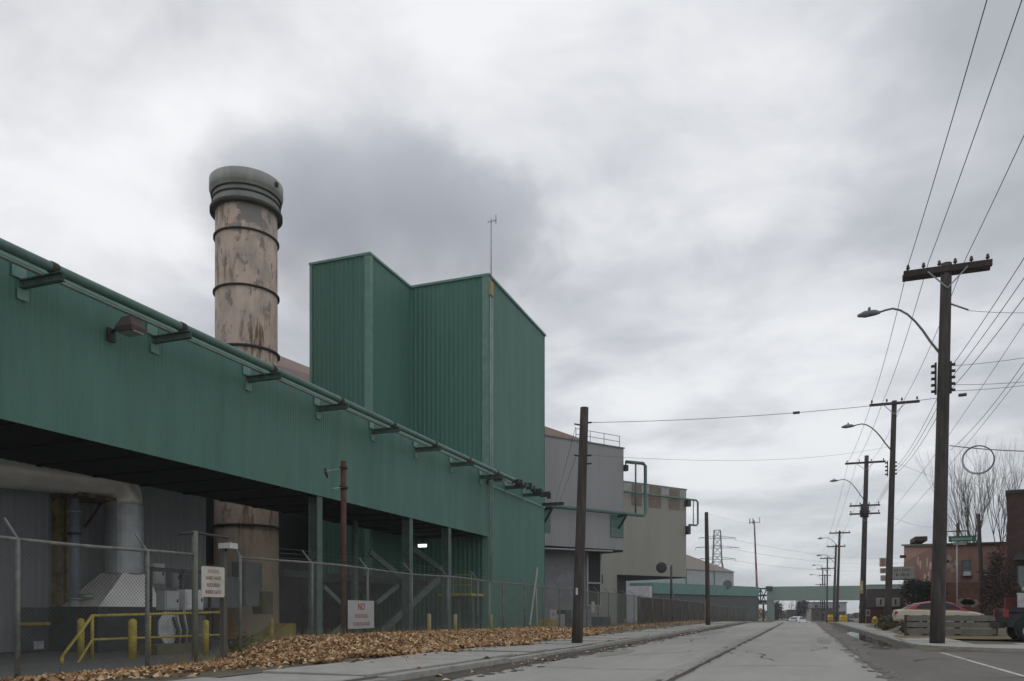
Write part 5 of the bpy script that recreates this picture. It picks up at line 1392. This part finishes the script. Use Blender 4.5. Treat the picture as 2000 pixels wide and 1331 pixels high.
sedan('dark blue vehicle parked beyond the yellow barrels', (c.x, c.y+8, drop(c.y)), 0, Msimple('blue_car_paint', (.02, .03, .12), .3), Msimple('blue_car_paint', (.02,.03,.12)))

# black pickup at the right edge, rear towards the left
pk = thing('pickup_truck', 'black pickup truck with a loaded bed, cut by the right edge of the photo', 'pickup truck', (10.1, 37.4, .12), 0)
blk = Msimple('black_paint', (.012, .012, .013), .3, spec=.5)
bl2 = Msimple('black_plastic', (.02, .02, .02), .7)
part('body', MB().prism([(-2.35, -.9, .55), (2.6, -.9, .55), (2.6, -.9, 1.05), (-2.45, -.9, 1.15)], (0, 1.8, 0)), blk, pk, world=False)
part('bed', MB().box(-2.4, -2.33, -.88, .88, 1.15, 1.32).box(-2.33, -.3, -.9, -.82, 1.1, 1.34).box(-2.33, -.3, .82, .9, 1.1, 1.34), blk, pk, world=False)
part('cab', loft([(-.3, [(.88, 1.0), (.72, 1.88), (.5, 1.93)]), (.9, [(.88, 1.0), (.72, 1.9), (.5, 1.95)]), (1.5, [(.88, 1.0), (.8, 1.1), (.5, 1.12)])]), blk, pk, world=False)
part('side_window', MB().prism([(-.1, -.84, 1.25), (.9, -.84, 1.25), (.75, -.745, 1.8), (-.1, -.745, 1.8)], (0, -.01, 0)), Msimple('car_glass', (.05,.06,.07)), pk, world=False)
part('bumper', MB().box(-2.62, -2.4, -.85, .85, .5, .72), bl2, pk, world=False)
for s in (-1, 1):
    part('tail_light', MB().box(-2.47, -2.3, s*.74, s*.915, .95, 1.28), Msimple('tail_red', (.45,.03,.03)), pk, world=False)
    for x in (-1.6, 1.8): wheel(pk, x, s*.82, .38, .4, .26)
part('wheel_arch', MB().tube([(-1.6, -.92, .5), (-1.6, -.905, .5)], .52, 18), bl2, pk, world=False)
for (x, y, z0, w_, h_, mm, lab, nm) in ((-1.75, -.35, 1.16, .22, .72, white, 'tall white canister standing in the pickup bed', 'canister'), (-1.1, -.2, 1.16, .6, .5, bl2, 'black crate in the pickup bed', 'crate'),
                                    (-2.0, .3, 1.16, .35, .55, M('dull_red', (.16, .03, .03), .6), 'dark red case at the tail of the pickup bed', 'case')):
    X, Y, Z = 10.1+x, 37.4+y, .12+z0
    t = thing(nm, lab, nm, (X, Y, Z))
    part('shell', MB().box(X-w_/2, X+w_/2, Y-w_/2, Y+w_/2, Z, Z+h_), mm, t)
    part('lid', MB().box(X-w_/2-.02, X+w_/2+.02, Y-w_/2-.02, Y+w_/2+.02, Z+h_+.002, Z+h_+.05), mm, t)
X, Y, Z = 8.45, 37.05, 1.95
t = thing('light_bar', 'pale rounded light box above the pickup bed', 'light', (X, Y, Z))
part('rack', MB().box(X-.02, X+.02, Y+.28, Y+.32, 1.45, 2.05).box(X+.5, X+.54, Y+.28, Y+.32, 1.45, 2.05).box(X-.1, X+.7, Y+.28, Y+.32, 2.05, 2.1), bl2, t)
part('box', MB().tube([(X+.0, Y+.3, 2.2), (X+.08, Y+.3, 2.2), (X+.5, Y+.3, 2.2), (X+.58, Y+.3, 2.2)], [.06, .1, .1, .06], 10), gbox, t)

# barrels, hydrant
for px, py, t, lab in ((1622, 1203, 98, 'left yellow barrel by the far kerb'), (1647, 1202, 100, 'right, bigger yellow barrel by the far kerb')):
    c = atT(px, py, t); zb = .1+drop(c.y); r = .33 if px == 1622 else .48
    b = thing('barrel', lab, 'barrel', (c.x, c.y, zb), group='yellow barrels by the far kerb')
    part('drum', MB().lathe([(r, zb), (r, zb+.28), (r+.03, zb+.3), (r, zb+.32), (r*.97, zb+.6), (r+.02, zb+.62), (r*.95, zb+.64), (r*.85, zb+.92), (.01, zb+.93)], 18, (c.x, c.y)), M('barrel_yellow', (.62, .46, .06), .5, .1, 2), b)
    part('rim', MB().lathe([(r*.85, zb+.9), (r*.9, zb+.92), (r*.9, zb+.96), (r*.8, zb+.96)], 18, (c.x, c.y)), M('barrel_yellow', (.62,.46,.06)), b)
c = atT(1709, 1212, 66)
hd = thing('fire_hydrant', 'yellow round-topped hydrant on the verge between the second and third poles', 'hydrant', (c.x, c.y, .1))
part('barrel', MB().lathe([(.2, .1), (.2, .2), (.15, .22), (.15, .62), (.2, .64), (.2, .7), (.17, .82), (.08, .92), (.001, .95)], 16, (c.x, c.y)), M('barrel_yellow', (.62,.46,.06)), hd)
part('cap', MB().tube([(c.x-.26, c.y, .5), (c.x+.26, c.y, .5)], .08, 10), M('barrel_yellow', (.62,.46,.06)), hd)

# ------------------------------------------------------------------ vegetation
bark = M('bare_bark', (.105, .09, .082), .9, .25, 5)
twig = Msimple('twig', (.13, .11, .10), .9)
def bare_tree(name, label, base, height, spread, seed, lean=(0, 0), mat=bark, stems=1, depth=5, r0=.16, cat='tree', group=None):
    r = random.Random(seed); t = thing(name, label, cat, base, group=group)
    big, small = MB(), MB()
    def grow(p, d, L, rr_, k):
        pts = [p]; q = Vector(p)
        for i in range(3):
            d = (d + Vector((r.uniform(-.16, .16), r.uniform(-.16, .16), r.uniform(-.03, .12)))).normalized(); q = q + d*L/3; pts.append(q.copy())
        tgt = big if k == 0 else small
        tgt.tube(pts, [rr_, rr_*.88, rr_*.76, rr_*.62], 6 if k == 0 else 4 if k < 3 else 3, False)
        if k >= depth: return
        for j in range(3 if k < 3 else 2 + (r.random() < .5)):
            a = r.uniform(0, 6.28); s = spread*(.55+.6*r.random())
            nd = (d + Vector((math.cos(a)*s, math.sin(a)*s, .15))).normalized()
            st = pts[r.choice((2, 3, 3))]
            grow(st, nd, L*r.uniform(.62, .86), rr_*.56, k+1)
    for s_ in range(stems):
        a = r.uniform(0, 6.28)
        d = Vector((lean[0] + (.22*math.cos(a) if stems > 1 else 0), lean[1] + (.22*math.sin(a) if stems > 1 else 0), 1)).normalized()
        grow(Vector(base) + Vector((r.uniform(-.3, .3), r.uniform(-.3, .3), -.1))*(stems > 1), d, height*.36, r0, 0)
    part('trunk', big, mat, t); part('branches', small, mat, t)
    return t
c = onY(1935, 1200, 88)
bare_tree('bare_tree', 'tall leafless tree fanning up behind the brick building', (c.x, 88, .0), 15.0, .25, 11, (-.08, 0), stems=6, depth=5, r0=.11)
def bush(name, label, c, rx, ry, rz_, n, mat, seed, s=(.05, .14), cat='bush', trunk=True):
    r = np.random.RandomState(seed); t = thing(name, label, cat, (c[0], c[1], c[2]-rz_))
    cl = r.normal(0, .55, (26, 3)); cl /= np.maximum(1, np.linalg.norm(cl, axis=1))[:, None]
    k = r.randint(0, 26, n); P = cl[k]*.78 + r.normal(0, .17, (n, 3)); P = P*np.array([rx, ry, rz_]) + np.array(c)
    u = r.normal(0, 1, (n, 3)); u /= np.linalg.norm(u, axis=1)[:, None]; v = np.cross(u, r.normal(0, 1, (n, 3))); v /= np.linalg.norm(v, axis=1)[:, None]
    ss = r.uniform(s[0], s[1], n)[:, None]
    V = np.stack([P-u*ss, P+v*ss*.6, P+u*ss, P-v*ss*.6], 1).reshape(-1, 3)
    m = MB(); m.v = [tuple(x) for x in V]; m.f = [(4*i, 4*i+1, 4*i+2, 4*i+3) for i in range(n)]; m.sm = [False]*n
    part('crown', m, mat, t)
    if trunk:
        tm_ = MB(); b0 = Vector((c[0], c[1], c[2]-rz_-.1))
        for i in range(5):
            a = r.uniform(0, 6.28); tm_.tube([b0, b0+Vector((math.cos(a)*rx*.3, math.sin(a)*ry*.3, rz_*.9)), b0+Vector((math.cos(a)*rx*.6, math.sin(a)*ry*.6, rz_*1.5))], [.07, .04, .015], 5)
        part('trunk', tm_, bark, t)
    return t
dkgreen = M('dark_evergreen', (.035, .042, .032), .8, .3, 2)
redbush = M('reddish_twigs', (.085, .055, .045), .9, .3, 2)
olive = M('olive_grass', (.14, .135, .07), .9, .3, 3)
c = onY(1795, 1155, 71); bush('evergreen_tree', 'dark rounded evergreen at the left corner of the brick building', (c.x, 71, c.z), 1.35, 1.3, 1.2, 5200, dkgreen, 3, (.05, .12), 'tree')
c = onY(1822, 1150, 72.5); bush('evergreen_tree', 'dark evergreen partly hidden by the nearest pole', (c.x, 72.5, c.z-.5), 1.0, 1.0, 1.6, 3000, dkgreen, 4, (.05, .12), 'tree')
c = onY(1944, 1135, 56); bush('twiggy_shrub', 'tall dull red-brown shrub behind the pickup', (c.x+.2, 56, 2.7), 1.05, 1.1, 2.5, 6500, redbush, 5, (.03, .10))
c = onY(1925, 1190, 50); bush('twiggy_shrub', 'low brown shrub left of the pickup', (c.x, 47.5, 1.1), .7, .7, .75, 2500, redbush, 6, (.03, .08))
c = onY(1735, 1215, 56); bush('grass_tussock', 'dull olive bush beside the second pole', (c.x-.1, 54, .55), .8, .9, .5, 2600, olive, 7, (.03, .09), trunk=False)
c = onY(1760, 1215, 50); bush('grass_tussock', 'dull olive bush at the left end of the guardrail', (c.x, 45.5, .55), .55, .6, .45, 2400, olive, 8, (.03, .08), trunk=False)
# weeds by the gate
c = onX(470, 1270, FX-.3); bush('weed_clump', 'clump of weeds and leaves at the foot of the gate posts', (c.x, c.y, .35), .4, .5, .38, 900, M('weed', (.16, .15, .07), .9, .3, 3), 9, (.02, .05), 'weeds', trunk=False)

# far clutter under and beyond the gallery
vr = random.Random(5)
for i, (px, py, t, h, sp) in enumerate(((1514, 1182, 225, 6, .5), (1527, 1181, 240, 6, .5), (1548, 1184, 260, 6, .45), (1567, 1176, 235, 8.0, .4), (1590, 1185, 260, 6, .5), (1600, 1182, 250, 6, .5))):
    c = atT(px, 1200, t); m_ = (dkgreen, bark, bark, dkgreen, bark, redbush)[i]
    lab = ('dark bushy tree right of the far left gallery leg', 'thin bare tree under the left part of the far gallery', 'thin bare tree above the far white car', 'dark pointed tree under the middle of the far gallery', 'thin bare tree left of the far poles', 'bare reddish tree beside the far poles')[i]
    if i in (0, 3):
        bush('far_tree', lab, (c.x, c.y, -1+h*.45), 1.9, 1.9, h*.5, 2500, m_, 40+i, (.12, .3), 'tree')
    else:
        bare_tree('far_tree', lab, (c.x, c.y, -1), h, .5, 60+i, mat=m_, depth=4, r0=.16)
def wood(name, label, y, x0, x1, h, n, mat, seed):
    r = np.random.RandomState(seed); X = r.uniform(x0, x1, n); hh = h*(.62+.38*np.sin(X*.13+seed)*np.sin(X*.051)+.12*np.sin(X*.7))
    Z = -1 + r.rand(n)**.8*hh; Y = y + r.uniform(-6, 6, n); P = np.stack([X, Y, Z], 1)
    u = r.normal(0, 1, (n, 3)); u /= np.linalg.norm(u, axis=1)[:, None]; v = np.cross(u, r.normal(0, 1, (n, 3))); v /= np.linalg.norm(v, axis=1)[:, None]
    ss = r.uniform(.3, .9, n)[:, None]; V = np.stack([P-u*ss, P+v*ss*.5, P+u*ss, P-v*ss*.5], 1).reshape(-1, 3)
    m = MB(); m.v = [tuple(q) for q in V]; m.f = [(4*i, 4*i+1, 4*i+2, 4*i+3) for i in range(n)]; m.sm = [False]*n
    o = bpy.data.objects.new(name, m.mesh(name, mat)); COL.objects.link(o); o['kind'] = 'stuff'; o['label'] = label
wood('far_wood', 'low band of bare brown trees along the horizon', 330, -160, 190, 5.0, 16000, M('far_brush', (.13, .12, .105), .9, .2, .2), 2)
# far buildings seen below the gallery
for i, (px0, px1, py, t, col, lab) in enumerate(((1576, 1652, 1178, 275, (.36, .37, .39), 'pale grey far shed under the right part of the gallery'),
                                           (1612, 1650, 1197, 190, (.12, .08, .07), 'low brown far building behind the poles'),
                                           (1585, 1625, 1190, 215, (.14, .10, .09), 'low reddish far building left of the barrels'),
                                           (1538, 1570, 1193, 236, (.10, .09, .13), 'low dark bluish far building behind the white car'))):
    a, b = atT(px0, py, t), atT(px1, py, t); m_ = M('far_wall%d' % i, col, .8, .1, .5)
    s = thing('far_building', lab, 'building', (a.x, a.y, -1.1))
    part('wall', MB().box(a.x, b.x, a.y, a.y+9, -1.1, a.z), m_, s)
    part('roof', MB().box(a.x-.3, b.x+.3, a.y-.3, a.y+9.3, a.z+.003, a.z+.3), M('far_roof', (.13, .12, .12), .8), s)
    for k in range(3):
        x = a.x + (b.x-a.x)*(.2+.28*k); part('window', MB().box(x, x+.9, a.y-.06, a.y-.002, a.z-1.9, a.z-.8), Msimple('dark_pane', (.04,.045,.05)), s)

# ------------------------------------------------------------------ haze
hm = bpy.data.materials.new('haze_air'); hm.use_nodes = True
nt = hm.node_tree; nt.nodes.remove(nt.nodes['Principled BSDF'])
v = nt.nodes.new('ShaderNodeVolumePrincipled'); v.inputs['Density'].default_value = .0004; v.inputs['Color'].default_value = (.93, .95, .97, 1)
nt.links.new(v.outputs[0], nt.nodes['Material Output'].inputs['Volume'])
HAZE = True
if HAZE:
    hz = bpy.data.objects.new('haze', MB().box(-1700, 1700, -500, 2300, -4, 62).mesh('haze', hm)); COL.objects.link(hz); hz['kind'] = 'stuff'
    hz['label'] = 'pale winter haze over the whole street'
